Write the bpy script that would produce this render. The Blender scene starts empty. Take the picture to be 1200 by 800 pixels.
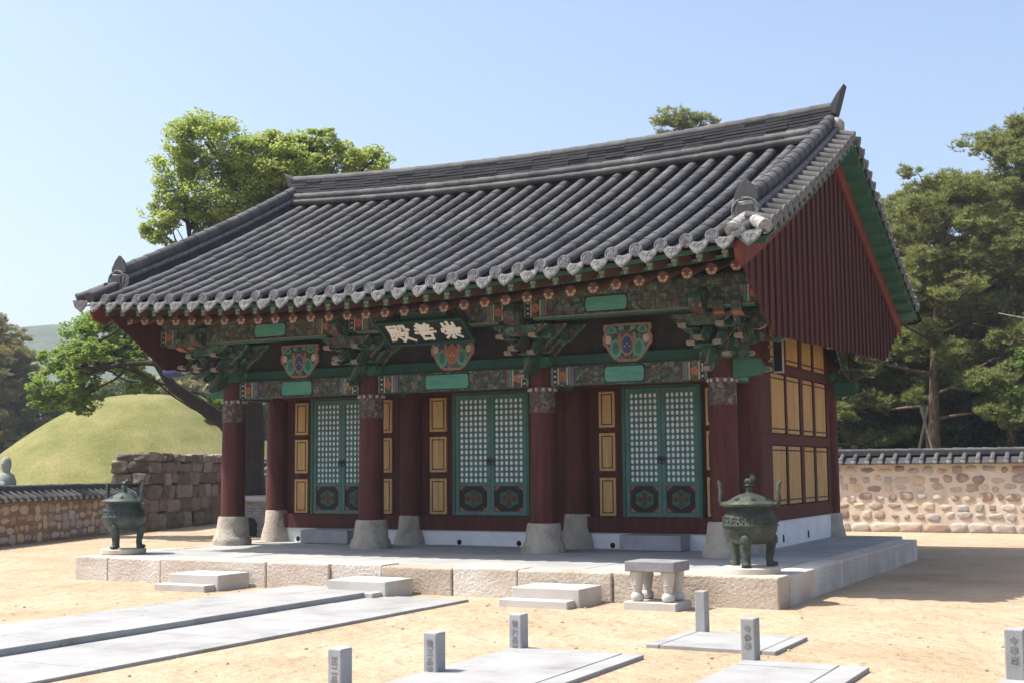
import bpy, math, random
import numpy as np
from mathutils import Vector, Matrix
R = math.radians
random.seed(7); rng = np.random.default_rng(7)
S = bpy.context.scene
COL = S.collection

# ------------------------------------------------------------------ camera
CAM = Vector((16.125, -19.4177, 1.75)); YAW, PIT, ROL, FPX = -0.47872, 0.10024, -0.00805, 1498.28
fwd = Vector((math.sin(YAW)*math.cos(PIT), math.cos(YAW)*math.cos(PIT), math.sin(PIT)))
rgt = Vector((math.cos(YAW), -math.sin(YAW), 0)); upv = rgt.cross(fwd)
r2 = math.cos(ROL)*rgt + math.sin(ROL)*upv; u2 = -math.sin(ROL)*rgt + math.cos(ROL)*upv
cd = bpy.data.cameras.new('camera'); cam = bpy.data.objects.new('camera', cd); COL.objects.link(cam)
cd.sensor_width = 36; cd.lens = FPX/1200*36; cd.clip_start = .1; cd.clip_end = 5000
cam.matrix_world = Matrix(((r2.x, u2.x, -fwd.x, CAM.x), (r2.y, u2.y, -fwd.y, CAM.y), (r2.z, u2.z, -fwd.z, CAM.z), (0, 0, 0, 1)))
S.camera = cam
# ------------------------------------------------------------------ light
LIGHT = Vector((2.6, 1.10, -4.9))                       # the way the sunlight travels
EL = math.asin(4.9/LIGHT.length); AZ = math.atan2(-LIGHT.x, -LIGHT.y)
world = bpy.data.worlds.new('World'); S.world = world; world.use_nodes = True
wn = world.node_tree
sky = wn.nodes.new('ShaderNodeTexSky'); sky.sky_type = 'NISHITA'; sky.sun_disc = False
sky.sun_elevation = EL; sky.sun_rotation = AZ % (2*math.pi); sky.air_density = 1.0; sky.dust_density = 3.6; sky.ozone_density = 2.2
wn.links.new(sky.outputs[0], wn.nodes['Background'].inputs[0]); wn.nodes['Background'].inputs[1].default_value = .14
sl = bpy.data.lights.new('sun', 'SUN'); sl.energy = 5.0; sl.angle = R(.5); sl.color = (1, .95, .87)
sun = bpy.data.objects.new('sun', sl); COL.objects.link(sun); sun.rotation_mode = 'QUATERNION'
sun.rotation_quaternion = LIGHT.to_track_quat('-Z', 'Y'); sun.location = (-20, -10, 40)
vs = S.view_settings; vs.view_transform = 'Standard'; vs.look = 'None'; vs.exposure = 0.84; vs.gamma = 1; vs.use_curve_mapping = False
S.cycles.max_bounces = 8; S.cycles.diffuse_bounces = 4; S.cycles.use_denoising = True

# ------------------------------------------------------------------ object helpers
WL = {}
def wloc(o): return WL.get(o.name, Vector((0, 0, 0)))
class MB:
    def __init__(s): s.v = []; s.f = []; s.m = []
    def add(s, vs, fs, m=0):
        b = len(s.v); s.v += [tuple(v) for v in vs]
        for f in fs: s.f.append([b+i for i in f])
        s.m += (m if isinstance(m, list) else [m]*len(fs)); return s
    def box(s, x0, x1, y0, y1, z0, z1, m=0):
        v = [(x0,y0,z0),(x1,y0,z0),(x1,y1,z0),(x0,y1,z0),(x0,y0,z1),(x1,y0,z1),(x1,y1,z1),(x0,y1,z1)]
        return s.add(v, [(0,3,2,1),(4,5,6,7),(0,1,5,4),(1,2,6,5),(2,3,7,6),(3,0,4,7)], m)
    def bar(s, a, b, w, h, m=0):                        # square bar from a to b, w sideways, h upright
        a, b = Vector(a), Vector(b); d = (b-a).normalized()
        sd = d.cross(Vector((0,0,1)));  sd = sd.normalized() if sd.length > 1e-4 else Vector((1,0,0)); uu = sd.cross(d)
        v = [p + sd*(i*w/2) + uu*(j*h/2) for p in (a, b) for i, j in ((-1,-1),(1,-1),(1,1),(-1,1))]
        return s.add(v, [(3,2,1,0),(4,5,6,7),(0,1,5,4),(1,2,6,5),(2,3,7,6),(3,0,4,7)], m)
    def prism(s, poly, axis, a0, a1, m=0, ms=None):     # 2-D outline extruded along an axis
        n = len(poly)
        def P(u, w, a): return {'x': (a,u,w), 'y': (u,a,w), 'z': (u,w,a)}[axis]
        v = [P(u,w,a0) for u,w in poly] + [P(u,w,a1) for u,w in poly]
        ar = sum(poly[i][0]*poly[(i+1)%n][1]-poly[(i+1)%n][0]*poly[i][1] for i in range(n))
        fl = (ar > 0) == (axis != 'y')
        c0, c1 = list(range(n)), list(range(n, 2*n))
        fs = [c0[::-1] if fl else c0, c1 if fl else c1[::-1]]
        for i in range(n):
            j = (i+1) % n; q = (i, j, n+j, n+i); fs.append(q if fl else q[::-1])
        if a1 < a0: fs = [f[::-1] for f in fs]
        ms = m if ms is None else ms
        sm = ms if isinstance(ms, list) else [ms]*n
        return s.add(v, fs, [m, m] + sm)
    def tube(s, pts, rad, n=8, m=0, caps=True, a0=0, a1=2*math.pi):
        pts = [Vector(p) for p in pts]; k = len(pts)
        rad = [rad]*k if isinstance(rad, (int, float)) else rad
        full = abs(a1-a0-2*math.pi) < 1e-6; c = n if full else n+1
        v = []; ref = None
        for i, p in enumerate(pts):
            d = (pts[min(i+1,k-1)]-pts[max(i-1,0)]).normalized()
            if ref is None: ref = Vector((0,0,1)) if abs(d.z) < .9 else Vector((1,0,0))
            sd = d.cross(ref).normalized(); uu = sd.cross(d).normalized()
            if abs(d.z) >= .9: ref = uu
            for j in range(c):
                t = a0+(a1-a0)*j/n; v.append(p + sd*(math.cos(t)*rad[i]) + uu*(math.sin(t)*rad[i]))
        fs = []
        for i in range(k-1):
            for j in range(c if full else n):
                j2 = (j+1) % c; fs.append((i*c+j, i*c+j2, (i+1)*c+j2, (i+1)*c+j))
        if caps: fs += [tuple(range(c))[::-1], tuple((k-1)*c+j for j in range(c))]
        return s.add(v, fs, m)
    def cyl(s, a, b, r0, r1=None, n=16, m=0): return s.tube([a, b], [r0, r0 if r1 is None else r1], n, m)
    def lathe(s, prof, n=24, c=(0,0,0), m=0, wob=0, ax=None):
        v = []
        for r, z in prof:
            for j in range(n):
                t = 2*math.pi*j/n; rr = r*(1+(wob*math.sin(3*t+z*7)+wob*.6*math.sin(5*t+1+z*3) if wob else 0))
                v.append((c[0]+rr*math.cos(t), c[1]+rr*math.sin(t), c[2]+z))
        k = len(prof); fs = []
        for i in range(k-1):
            for j in range(n):
                j2 = (j+1) % n; fs.append((i*n+j, i*n+j2, (i+1)*n+j2, (i+1)*n+j))
        fs += [tuple(range(n))[::-1], tuple((k-1)*n+j for j in range(n))]
        return s.add(v, fs, m)
    def disc(s, c, r, axis, n=14, m=0, a=1.0):          # flat polygon facing along axis vector
        c = Vector(c); d = Vector(axis).normalized(); sd = d.cross(Vector((0,0,1)))
        sd = sd.normalized() if sd.length > 1e-3 else Vector((1,0,0)); uu = sd.cross(d)
        v = [c - sd*math.cos(2*math.pi*j/n)*r + uu*math.sin(2*math.pi*j/n)*r*a for j in range(n)]
        return s.add(v, [tuple(range(n))], m)
    def block(s, c, size, rot=0, p=3.2, n=4, jit=.05, m=0, tilt=0):   # rounded irregular stone
        vs, fs, idx = [], [], {}
        def key(i,j,k):
            if (i,j,k) not in idx:
                q = np.array([2*i/n-1, 2*j/n-1, 2*k/n-1]); L = (np.abs(q)**p).sum()**(1/p); idx[(i,j,k)] = len(vs); vs.append(q/L)
            return idx[(i,j,k)]
        for a in range(3):
            for e in (0, n):
                for i in range(n):
                    for j in range(n):
                        def K(u, w):
                            t = [0,0,0]; t[a] = e; t[(a+1)%3] = u; t[(a+2)%3] = w; return key(*t)
                        q = [K(i,j), K(i+1,j), K(i+1,j+1), K(i,j+1)]; fs.append(q if e else q[::-1])
        V = np.array(vs); ph = rng.random((3,3))*6
        for a in range(3): V[:,a] *= 1+jit*(np.sin(V@np.array([2.3,3.1,1.7])+ph[a,0])+np.sin(V@np.array([-3.3,1.9,4.1])+ph[a,1]))+rng.normal(0, jit*.35, len(V))
        V *= np.array(size)/2
        if tilt: V = V@np.array([[1,0,0],[0,math.cos(tilt),-math.sin(tilt)],[0,math.sin(tilt),math.cos(tilt)]]).T
        cr, sr = math.cos(rot), math.sin(rot); V = V@np.array([[cr,-sr,0],[sr,cr,0],[0,0,1]]).T + np.array(c)
        return s.add(V.tolist(), fs, m)
    def build(s, name, mats, parent=None, loc=None, smooth=None, local=False, bevel=0):
        mats = mats if isinstance(mats, (list, tuple)) else [mats]
        me = bpy.data.meshes.new(name); o = bpy.data.objects.new(name, me); COL.objects.link(o)
        L = Vector(loc) if loc is not None else (wloc(parent) if parent and not local else Vector((0,0,0)))
        if local: me.from_pydata(s.v, [], s.f)
        else: me.from_pydata([(x-L.x, y-L.y, z-L.z) for x, y, z in s.v], [], s.f)
        for m in mats: me.materials.append(m)
        if len(mats) > 1: me.polygons.foreach_set('material_index', s.m)
        if smooth is not None:
            me.polygons.foreach_set('use_smooth', [True]*len(s.f)); me.set_sharp_from_angle(angle=R(smooth))
        if parent:
            o.parent = parent
            if not local: o.location = L - wloc(parent); WL[o.name] = L
            elif loc is not None: o.location = L
        else: o.location = L; WL[o.name] = L
        if bevel:
            b = o.modifiers.new('bevel', 'BEVEL'); b.width = bevel; b.segments = 2; b.limit_method = 'ANGLE'; b.angle_limit = R(35)
        me.update(); return o
def tag(o, label=None, cat=None, group=None, kind=None):
    for k, v in (('label', label), ('category', cat), ('group', group), ('kind', kind)):
        if v: o[k] = v
    return o
def thing(name, label, cat, loc=(0,0,0), rot=0, group=None):
    o = bpy.data.objects.new(name, None); COL.objects.link(o); o.location = loc; o.rotation_euler = (0,0,rot)
    WL[o.name] = Vector(loc); o.empty_display_size = .2
    return tag(o, label, cat, group)
def inst(o, loc, parent, rot=None, scale=None):                       # a copy of a part at a world place
    c = o.copy(); COL.objects.link(c); c.parent = parent; c.location = Vector(loc)-wloc(parent); WL[c.name] = Vector(loc)
    if rot is not None: c.rotation_euler = rot
    if scale is not None: c.scale = scale
    for ch in o.children:
        d = ch.copy(); COL.objects.link(d); d.parent = c
        for g in ch.children:
            e = g.copy(); COL.objects.link(e); e.parent = d
    return c
def dup(root, loc, rot=0, label=None):
    r = root.copy(); COL.objects.link(r); r.location = loc; r.rotation_euler = (0,0,rot); WL[r.name] = Vector(loc)
    if label: r['label'] = label
    for ch in root.children:
        c = ch.copy(); COL.objects.link(c); c.parent = r
        for g in ch.children:
            d = g.copy(); COL.objects.link(d); d.parent = c
    return r
# ------------------------------------------------------------------ materials
def new(name):
    m = bpy.data.materials.new(name); m.use_nodes = True; nt = m.node_tree
    return m, nt, nt.nodes['Principled BSDF'], (lambda t, **k: mk(nt, t, k))
def mk(nt, t, k):
    n = nt.nodes.new(t)
    for a, b in k.items(): setattr(n, a, b)
    return n
def ramp(nt, stops, interp='LINEAR'):
    n = nt.nodes.new('ShaderNodeValToRGB'); e = n.color_ramp.elements; n.color_ramp.interpolation = interp
    while len(e) < len(stops): e.new(.5)
    for q, (p, c) in zip(e, stops): q.position = p; q.color = (*c, 1)
    return n
def coords(nt, stretch=(1,1,1)):
    tc = nt.nodes.new('ShaderNodeTexCoord'); oi = nt.nodes.new('ShaderNodeObjectInfo')
    mu = mk(nt, 'ShaderNodeVectorMath', {'operation': 'MULTIPLY'}); ad = mk(nt, 'ShaderNodeVectorMath', {'operation': 'ADD'})
    mu.inputs[1].default_value = (43, 31, 17); nt.links.new(oi.outputs['Random'], mu.inputs[0])
    nt.links.new(tc.outputs['Object'], ad.inputs[0]); nt.links.new(mu.outputs[0], ad.inputs[1])
    mp = nt.nodes.new('ShaderNodeMapping'); mp.inputs['Scale'].default_value = stretch; nt.links.new(ad.outputs[0], mp.inputs[0])
    return mp.outputs[0]
def noise(nt, vec, scale, detail=6, rough=.6):
    n = nt.nodes.new('ShaderNodeTexNoise'); n.inputs['Scale'].default_value = scale; n.inputs['Detail'].default_value = detail
    n.inputs['Roughness'].default_value = rough; nt.links.new(vec, n.inputs['Vector']); return n
def M(name, cols, scale=3, rough=.85, bump=0, bscale=40, stretch=(1,1,1), speck=0, spscale=180, spec=.3, metal=0, bdist=.02, lo=.32, hi=.68, island=0, objvar=0):
    m, nt, bs, _ = new(name); vec = coords(nt, stretch); L = nt.links.new
    n = noise(nt, vec, scale); k = len(cols)
    rp = ramp(nt, [(lo+(hi-lo)*i/max(1,k-1), c) for i, c in enumerate(cols)] if k > 1 else [(0, cols[0]), (1, cols[0])])
    if island:
        g = nt.nodes.new('ShaderNodeNewGeometry'); mx = mk(nt, 'ShaderNodeMix', {'data_type': 'FLOAT'}); mx.inputs[0].default_value = island
        mr = nt.nodes.new('ShaderNodeMapRange'); mr.inputs[3].default_value = lo; mr.inputs[4].default_value = hi; L(g.outputs['Random Per Island'], mr.inputs[0])
        L(n.outputs['Fac'], mx.inputs[2]); L(mr.outputs[0], mx.inputs[3]); L(mx.outputs[0], rp.inputs[0])
    else: L(n.outputs['Fac'], rp.inputs[0])
    out = rp.outputs[0]
    if speck:
        n2 = noise(nt, vec, spscale, 3, .7); mr = nt.nodes.new('ShaderNodeMapRange'); mr.inputs[1].default_value = .3; mr.inputs[2].default_value = .7
        mr.inputs[3].default_value = 1-speck; mr.inputs[4].default_value = 1+speck; L(n2.outputs['Fac'], mr.inputs[0])
        mx = mk(nt, 'ShaderNodeVectorMath', {'operation': 'MULTIPLY'}); L(out, mx.inputs[0]); L(mr.outputs[0], mx.inputs[1]); out = mx.outputs[0]
    if objvar:
        oi = nt.nodes.new('ShaderNodeObjectInfo'); tn = ramp(nt, [(0, (1-objvar,1-objvar*1.25,1-objvar*1.5)), (.5, (1,1,1)), (1, (1+objvar*.3,1+objvar*.45,1+objvar*.7))]); L(oi.outputs['Random'], tn.inputs[0])
        mz = mk(nt, 'ShaderNodeVectorMath', {'operation': 'MULTIPLY'}); L(out, mz.inputs[0]); L(tn.outputs[0], mz.inputs[1]); out = mz.outputs[0]
    L(out, bs.inputs['Base Color']); bs.inputs['Roughness'].default_value = rough; bs.inputs['Specular IOR Level'].default_value = spec; bs.inputs['Metallic'].default_value = metal
    if bump:
        n3 = noise(nt, vec, bscale, 5, .65); b = nt.nodes.new('ShaderNodeBump'); b.inputs['Strength'].default_value = bump; b.inputs['Distance'].default_value = bdist
        L(n3.outputs['Fac'], b.inputs['Height']); L(b.outputs[0], bs.inputs['Normal'])
    return m
def dancheong(name, base, scale=9, accents=1.0):
    m, nt, bs, _ = new(name); vec = coords(nt); L = nt.links.new
    dn = noise(nt, vec, scale*.45, 3, .5); ml = mk(nt, 'ShaderNodeVectorMath', {'operation': 'MULTIPLY_ADD'}); ml.inputs[1].default_value = (.16,.16,.16)
    L(dn.outputs['Color'], ml.inputs[0]); L(vec, ml.inputs[2])
    v = nt.nodes.new('ShaderNodeTexVoronoi'); v.inputs['Scale'].default_value = scale*.75; L(ml.outputs[0], v.inputs['Vector'])
    dk = tuple(c*.48 for c in base); lt = tuple(min(.5, c*1.4+.012) for c in base)
    sp = nt.nodes.new('ShaderNodeSeparateColor'); L(v.outputs['Color'], sp.inputs[0])
    core = ramp(nt, [(0, (.17,.07,.05)), (.34, lt), (.56, (.19,.10,.07)), (.74, (.035,.045,.13)), (.88, (.24,.17,.11))], 'CONSTANT'); L(sp.outputs[0], core.inputs[0])
    ring = ramp(nt, [(0, base), (.35, (.14,.065,.05)), (.62, lt), (.84, tuple(c*.7 for c in base))], 'CONSTANT'); L(sp.outputs[1], ring.inputs[0])
    def band(stops):
        q = ramp(nt, [(p, (w,w,w)) for p, w in stops], 'CONSTANT'); L(v.outputs['Distance'], q.inputs[0]); return q.outputs[0]
    def mix(f, a_, b_):
        x = mk(nt, 'ShaderNodeMix', {'data_type': 'RGBA'}); L(f, x.inputs[0])
        for k, c in ((6, a_), (7, b_)):
            if isinstance(c, tuple): x.inputs[k].default_value = (*c, 1)
            else: L(c, x.inputs[k])
        return x.outputs[2]
    c1 = mix(band([(0,1),(.16,0)]), dk, core.outputs[0]); c2 = mix(band([(0,0),(.22,1),(.40,0),(.46,1),(.60,0)]), c1, ring.outputs[0])
    n = noise(nt, vec, 9); rp = ramp(nt, [(.3, (.45,.43,.42)), (.7, (1,1,1))]); L(n.outputs['Fac'], rp.inputs[0])
    m2 = mk(nt, 'ShaderNodeVectorMath', {'operation': 'MULTIPLY'}); L(c2, m2.inputs[0]); L(rp.outputs[0], m2.inputs[1])
    L(m2.outputs[0], bs.inputs['Base Color']); bs.inputs['Roughness'].default_value = .8; bs.inputs['Specular IOR Level'].default_value = .2
    return m
def leafmat(name, cols, trans=.45):
    m, nt, bs, _ = new(name); L = nt.links.new
    g = nt.nodes.new('ShaderNodeNewGeometry'); rp = ramp(nt, [(i/(len(cols)-1), c) for i, c in enumerate(cols)]); L(g.outputs['Random Per Island'], rp.inputs[0])
    out = nt.nodes['Material Output']; bs.inputs['Roughness'].default_value = .6; bs.inputs['Specular IOR Level'].default_value = .25; L(rp.outputs[0], bs.inputs['Base Color'])
    tr = nt.nodes.new('ShaderNodeBsdfTranslucent'); L(rp.outputs[0], tr.inputs[0]); ms = nt.nodes.new('ShaderNodeMixShader'); ms.inputs[0].default_value = trans
    L(bs.outputs[0], ms.inputs[1]); L(tr.outputs[0], ms.inputs[2]); L(ms.outputs[0], out.inputs[0]); return m

m_sand = M('sand', [(.325,.243,.160),(.378,.290,.198),(.418,.328,.232)], .8, .95, .9, 9, speck=.24, spscale=45, spec=.1, bdist=.06)
def dimples(m, scale, dist):                              # trampled ground: shallow overlapping hollows, as a second bump
    nt = m.node_tree; bs = nt.nodes['Principled BSDF']; vec = coords(nt); n = noise(nt, vec, 1.3, 3); ad = mk(nt, 'ShaderNodeVectorMath', {'operation': 'ADD'})
    nt.links.new(vec, ad.inputs[0]); nt.links.new(n.outputs['Color'], ad.inputs[1])
    v = nt.nodes.new('ShaderNodeTexVoronoi'); v.feature = 'SMOOTH_F1'; v.inputs['Scale'].default_value = scale; v.inputs['Smoothness'].default_value = .6; nt.links.new(ad.outputs[0], v.inputs['Vector'])
    b = nt.nodes.new('ShaderNodeBump'); b.inputs['Strength'].default_value = 1; b.inputs['Distance'].default_value = dist; nt.links.new(v.outputs['Distance'], b.inputs['Height'])
    old = bs.inputs['Normal'].links[0].from_node; nt.links.new(b.outputs[0], old.inputs['Normal'])
dimples(m_sand, 3.4, .05)
m_path = M('pale_granite', [(.185,.182,.174),(.265,.264,.26),(.305,.305,.303)], 1.7, .8, .25, 90, speck=.16, spscale=120, lo=.25, hi=.6)
m_joint = M('dark_joint', [(.20,.19,.18)], 2)
m_block = M('rough_granite', [(.46,.37,.29),(.58,.515,.44),(.66,.62,.57)], 1.1, .9, 1.0, 24, speck=.16, spscale=150, bdist=.05, objvar=.22)
m_pave = M('grey_paving', [(.26,.26,.255),(.37,.365,.35)], 1.1, .85, .2, 60, speck=.08)
m_white = M('lime_plaster', [(.62,.62,.62),(.74,.74,.74)], 2, .9, .15, 30)
m_stone = M('column_stone', [(.26,.225,.175),(.40,.355,.29),(.45,.41,.35)], 3, .9, .8, 26, speck=.16, spscale=110, bdist=.04)
m_step = M('step_granite', [(.40,.375,.34),(.49,.47,.435)], 2, .85, .3, 60, speck=.1)
m_greyg = M('grey_granite', [(.27,.27,.28),(.36,.36,.37)], 4, .8, .2, 120, speck=.16, spscale=220)
m_dgran = M('dark_granite', [(.16,.16,.17),(.24,.24,.25)], 4, .75, .15, 120, speck=.16, spscale=200)
m_letter = M('carved_letter', [(.20,.20,.20)], 4)
m_red = M('iron_red_wood', [(.048,.0095,.007),(.072,.0155,.011),(.092,.023,.016)], 2.2, .7, .25, 30, (6,6,.6), spec=.3)
m_redw = M('weathered_red_wood', [(.034,.0080,.006),(.060,.0145,.0105),(.078,.022,.016),(.17,.10,.08)], 1.6, .75, .3, 30, (8,8,.45), lo=.3, hi=.82)
m_bright = M('red_bargeboard', [(.11,.022,.015),(.16,.034,.022)], 2, .7, .15, 30)
m_green = M('green_paint', [(.022,.095,.058),(.034,.135,.082)], 3, .7, .15, 40)
m_dgreen = M('dark_green_paint', [(.030,.090,.062),(.048,.135,.093)], 3, .7, .1, 40)
m_teal = M('teal_door_paint', [(.058,.125,.108),(.082,.170,.148)], 4, .65, .1, 40)
m_lgreen = M('pale_green_panel', [(.055,.19,.14),(.085,.26,.20)], 3, .7, .1, 40, (1,1,4))
m_yel = M('ochre_panel', [(.36,.205,.07),(.46,.28,.11),(.53,.34,.145)], 1.6, .75, .15, 30, (9,9,.55), speck=.1, spscale=8)
m_black = M('black_line', [(.012,.012,.014)], 3, .6)
m_paper = M('white_paper', [(.66,.68,.68),(.76,.78,.78)], 6, .9)
m_pink = M('salmon_edge', [(.20,.105,.075),(.27,.16,.115)], 8, .8)
m_cream = M('cream_edge', [(.30,.26,.20),(.42,.36,.29)], 8, .8)
m_cream2 = M('white_lettering', [(.60,.57,.50),(.70,.67,.60)], 8, .85)
m_sgreen = M('deep_green_paint', [(.008,.035,.024),(.014,.052,.036)], 3, .7)  # deepest of the greens, for the rail and the name board frame
m_tip = M('faded_tip', [(.19,.15,.11),(.30,.245,.185)], 8, .8)
m_orange = M('orange_paint', [(.24,.075,.04),(.32,.12,.07)], 8, .8)
m_blue = M('blue_paint', [(.030,.040,.115),(.048,.062,.155)], 8, .8)
m_dan = dancheong('painted_pattern', (.085,.155,.105), 12)
m_dan2 = dancheong('painted_pattern_fine', (.11,.145,.11), 18)
m_capp = dancheong('painted_capital', (.17,.15,.12), 22)
m_tile = M('roof_tile', [(.034,.034,.035),(.064,.063,.064),(.105,.103,.101),(.20,.194,.182)], 2.6, .68, .25, 60, (1,.5,.5), spec=.15, island=.22, lo=.28, hi=.80, speck=.12, spscale=60)
m_pan = M('pan_tile', [(.007,.007,.009),(.016,.016,.019)], 3, .65, .15, 60, spec=.3, island=.5)  # near-black: shadow in the channels between cover rows put into the colour
m_tend = M('tile_end', [(.06,.06,.062),(.12,.12,.122),(.19,.19,.19)], 14, .75, .5, 45, speck=.2, spscale=70, bdist=.03)
m_lime = M('limed_tile', [(.10,.10,.10),(.24,.23,.22),(.46,.44,.41)], 9, .9, .5, 40)
m_plas = M('roof_plaster', [(.20,.19,.175),(.36,.34,.31)], 6, .9, .4, 30)
m_dtile = M('dark_ridge_tile', [(.03,.031,.036),(.055,.056,.062)], 4, .7, .2, 40)
m_bronze = M('green_bronze', [(.014,.019,.016),(.030,.041,.031),(.058,.075,.050),(.13,.15,.09)], 4.2, .6, .7, 38, spec=.4, metal=.15, speck=.25, spscale=50, lo=.3, hi=.75)
m_bronzed = M('dark_bronze', [(.022,.032,.030),(.04,.058,.052),(.07,.10,.09)], 5, .5, .4, 40, spec=.5, metal=.3)
m_discs = M('censer_plinth', [(.44,.39,.31),(.52,.47,.38)], 5, .85, .2, 60, speck=.1)
m_mortar = M('wall_mortar', [(.50,.40,.31),(.60,.50,.40),(.66,.57,.47)], 1.6, .95, .4, 22, speck=.1)
m_mortarb = M('brown_mortar', [(.22,.14,.078),(.30,.20,.115)], 1.6, .95, .4, 22, speck=.1)
m_peb = M('wall_stones', [(.46,.34,.23),(.32,.23,.18),(.54,.46,.37),(.35,.34,.32),(.55,.42,.28),(.44,.40,.35),(.26,.18,.145),(.60,.53,.44)], 6, .9, .4, 40, island=.8, lo=.05, hi=.95, speck=.12, spscale=60)
m_pebs = M('sandy_pebbles', [(.26,.20,.145),(.38,.31,.23)], 9, .9)
m_rub = M('rubble_stones', [(.115,.082,.052),(.20,.15,.10),(.075,.06,.047),(.25,.21,.165),(.16,.105,.064)], 3, .95, 1.0, 14, island=.6, lo=.1, hi=.9, speck=.2, spscale=50, bdist=.05)
m_grass = M('mown_grass', [(.125,.130,.042),(.155,.153,.052),(.185,.174,.066),(.215,.195,.085)], .7, .95, 1.0, 14, speck=.24, spscale=11, spec=.1)
m_lawn = M('rough_grass', [(.05,.075,.02),(.10,.12,.035),(.15,.14,.06)], .3, .95, .8, 12, speck=.3, spscale=20, spec=.1)
m_bark = M('dark_bark', [(.018,.0145,.012),(.042,.034,.027)], 5, .95, .9, 22, (3,3,.6), bdist=.04)
m_pbark = M('pine_bark', [(.06,.04,.03),(.14,.085,.06),(.22,.15,.11)], 4, .95, .9, 18, (2,2,.6), bdist=.04)
m_leaf = leafmat('spring_leaves', [(.19,.29,.05),(.28,.37,.075),(.38,.44,.11),(.45,.465,.15)], .55)
m_leafb = leafmat('low_limb_lit_leaves', [(.14,.235,.04),(.21,.31,.055),(.29,.38,.085)], .5)  # same foliage as the crown; its different light put into the green
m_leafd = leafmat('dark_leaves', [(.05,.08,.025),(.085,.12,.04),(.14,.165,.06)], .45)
m_leafm = leafmat('mid_green_leaves', [(.08,.14,.03),(.13,.20,.045),(.19,.25,.07)], .45)
m_pine = leafmat('pine_needles', [(.10,.13,.035),(.17,.21,.055),(.27,.29,.09),(.37,.35,.13)], .5)
m_pineo = leafmat('olive_needles', [(.16,.165,.055),(.25,.23,.08),(.38,.32,.13)], .55)
m_hill = M('far_woods', [(.028,.045,.018),(.045,.065,.022),(.06,.08,.03)], .03, .95, 1, .08, bdist=6)
m_metal = M('grey_metal', [(.38,.38,.38),(.44,.44,.44)], 4, .5)
m_grille = M('black_grille', [(.014,.014,.016),(.02,.02,.022)], 40, .7)
m_pole = M('weathered_pole', [(.13,.105,.08),(.21,.175,.135)], 4, .9, .3, 30)
m_hollow = M('hollow_black', [(.01,.01,.01)], 4)  # flat black standing in for the darkness inside holes and hollows
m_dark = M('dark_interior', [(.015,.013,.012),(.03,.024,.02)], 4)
m_brown = M('painted_brown', [(.07,.035,.022),(.11,.05,.032)], 5, .8)
m_statue = M('weathered_statue', [(.20,.22,.19),(.30,.32,.28)], 4, .9, .4, 30, speck=.15)
m_brick = M('grey_brick', [(.15,.15,.15),(.26,.255,.25)], 5, .9, .5, 30, island=.5, lo=.2, hi=.8)
# ------------------------------------------------------------------ ground, paths
g = MB(); g.add([(-700,-700,0),(700,-700,0),(700,700,0),(-700,700,0)], [(0,1,2,3)])
tag(g.build('ground', m_sand), kind='structure')
g = MB(); g.add([(-690,-60,.004),(-9.9,-60,.004),(-10.6,2.6,.004),(-15.2,17.2,.004),(-30,690,.004),(-690,690,.004)], [(0,1,2,3,4,5)])
tag(g.build('grass_ground', m_lawn), kind='structure')
g = MB(); g.add([(-14.5,17.4,.007),(690,17.4,.007),(690,690,.007),(-29.5,690,.007)], [(0,1,2,3)])
tag(g.build('woodland_floor', m_lawn), kind='structure')
def slabs(mb, x0, x1, y0, y1, z0, z1, ny, nx=1, gap=.005, m=0, skew=0):
    for i in range(nx):
        ys = [y0+(y1-y0)*k/ny+(random.uniform(-.12,.12)*(y1-y0)/ny if 0 < k < ny else 0) for k in range(ny+1)]
        for k in range(ny):
            a, b = ys[k]+gap/2, ys[k+1]-gap/2; u, w = x0+(x1-x0)*i/nx+gap/2, x0+(x1-x0)*(i+1)/nx-gap/2
            dz = random.uniform(-.003,.003)
            mb.box(u, w, a, b, z0, z1+dz, m)
pth = MB(); slabs(pth, 4.50, 6.12, -21, -4.02, -.05, .105, 17, 2, .009); slabs(pth, 6.135, 7.56, -21, -4.22, -.05, .035, 15, 1, .010)
tag(pth.build('stone_path', m_path, bevel=.006), kind='structure')
p2 = MB(); slabs(p2, 10.27, 11.40, -14, -8.42, -.05, .04, 5, 1); p2.box(10.27, 11.40, -8.412, -8.12, -.05, .042)
slabs(p2, 11.41, 11.62, -14, -8.12, -.05, .038, 6)
slabs(p2, 11.50, 12.52, -7.42, -6.24, -.05, .04, 1, 1); p2.box(12.528, 12.66, -7.42, -6.24, -.05, .038); p2.box(11.36, 11.492, -7.42, -6.24, -.05, .037)
slabs(p2, 12.55, 13.40, -14, -8.32, -.05, .04, 5, 1); p2.box(12.55, 13.40, -8.312, -8.02, -.05, .042); slabs(p2, 13.41, 13.66, -14, -8.02, -.05, .038, 6)
slabs(p2, 14.74, 15.9, -14, -8.20, -.05, .04, 5, 1)
tag(p2.build('paved_strip', m_path, bevel=.006), kind='structure')
pb = MB()
for i in range(170):
    a = random.uniform(2, 16); b = -random.uniform(4.2, 13); 
    s_ = random.choice((.012,.018,.018,.026)); pb.block((a, b, s_*.2), (s_*1.6, s_*1.2, s_), random.uniform(0,3), 2.4, 2, .1)
tag(pb.build('loose_pebbles', m_pebs), kind='stuff')
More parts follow.
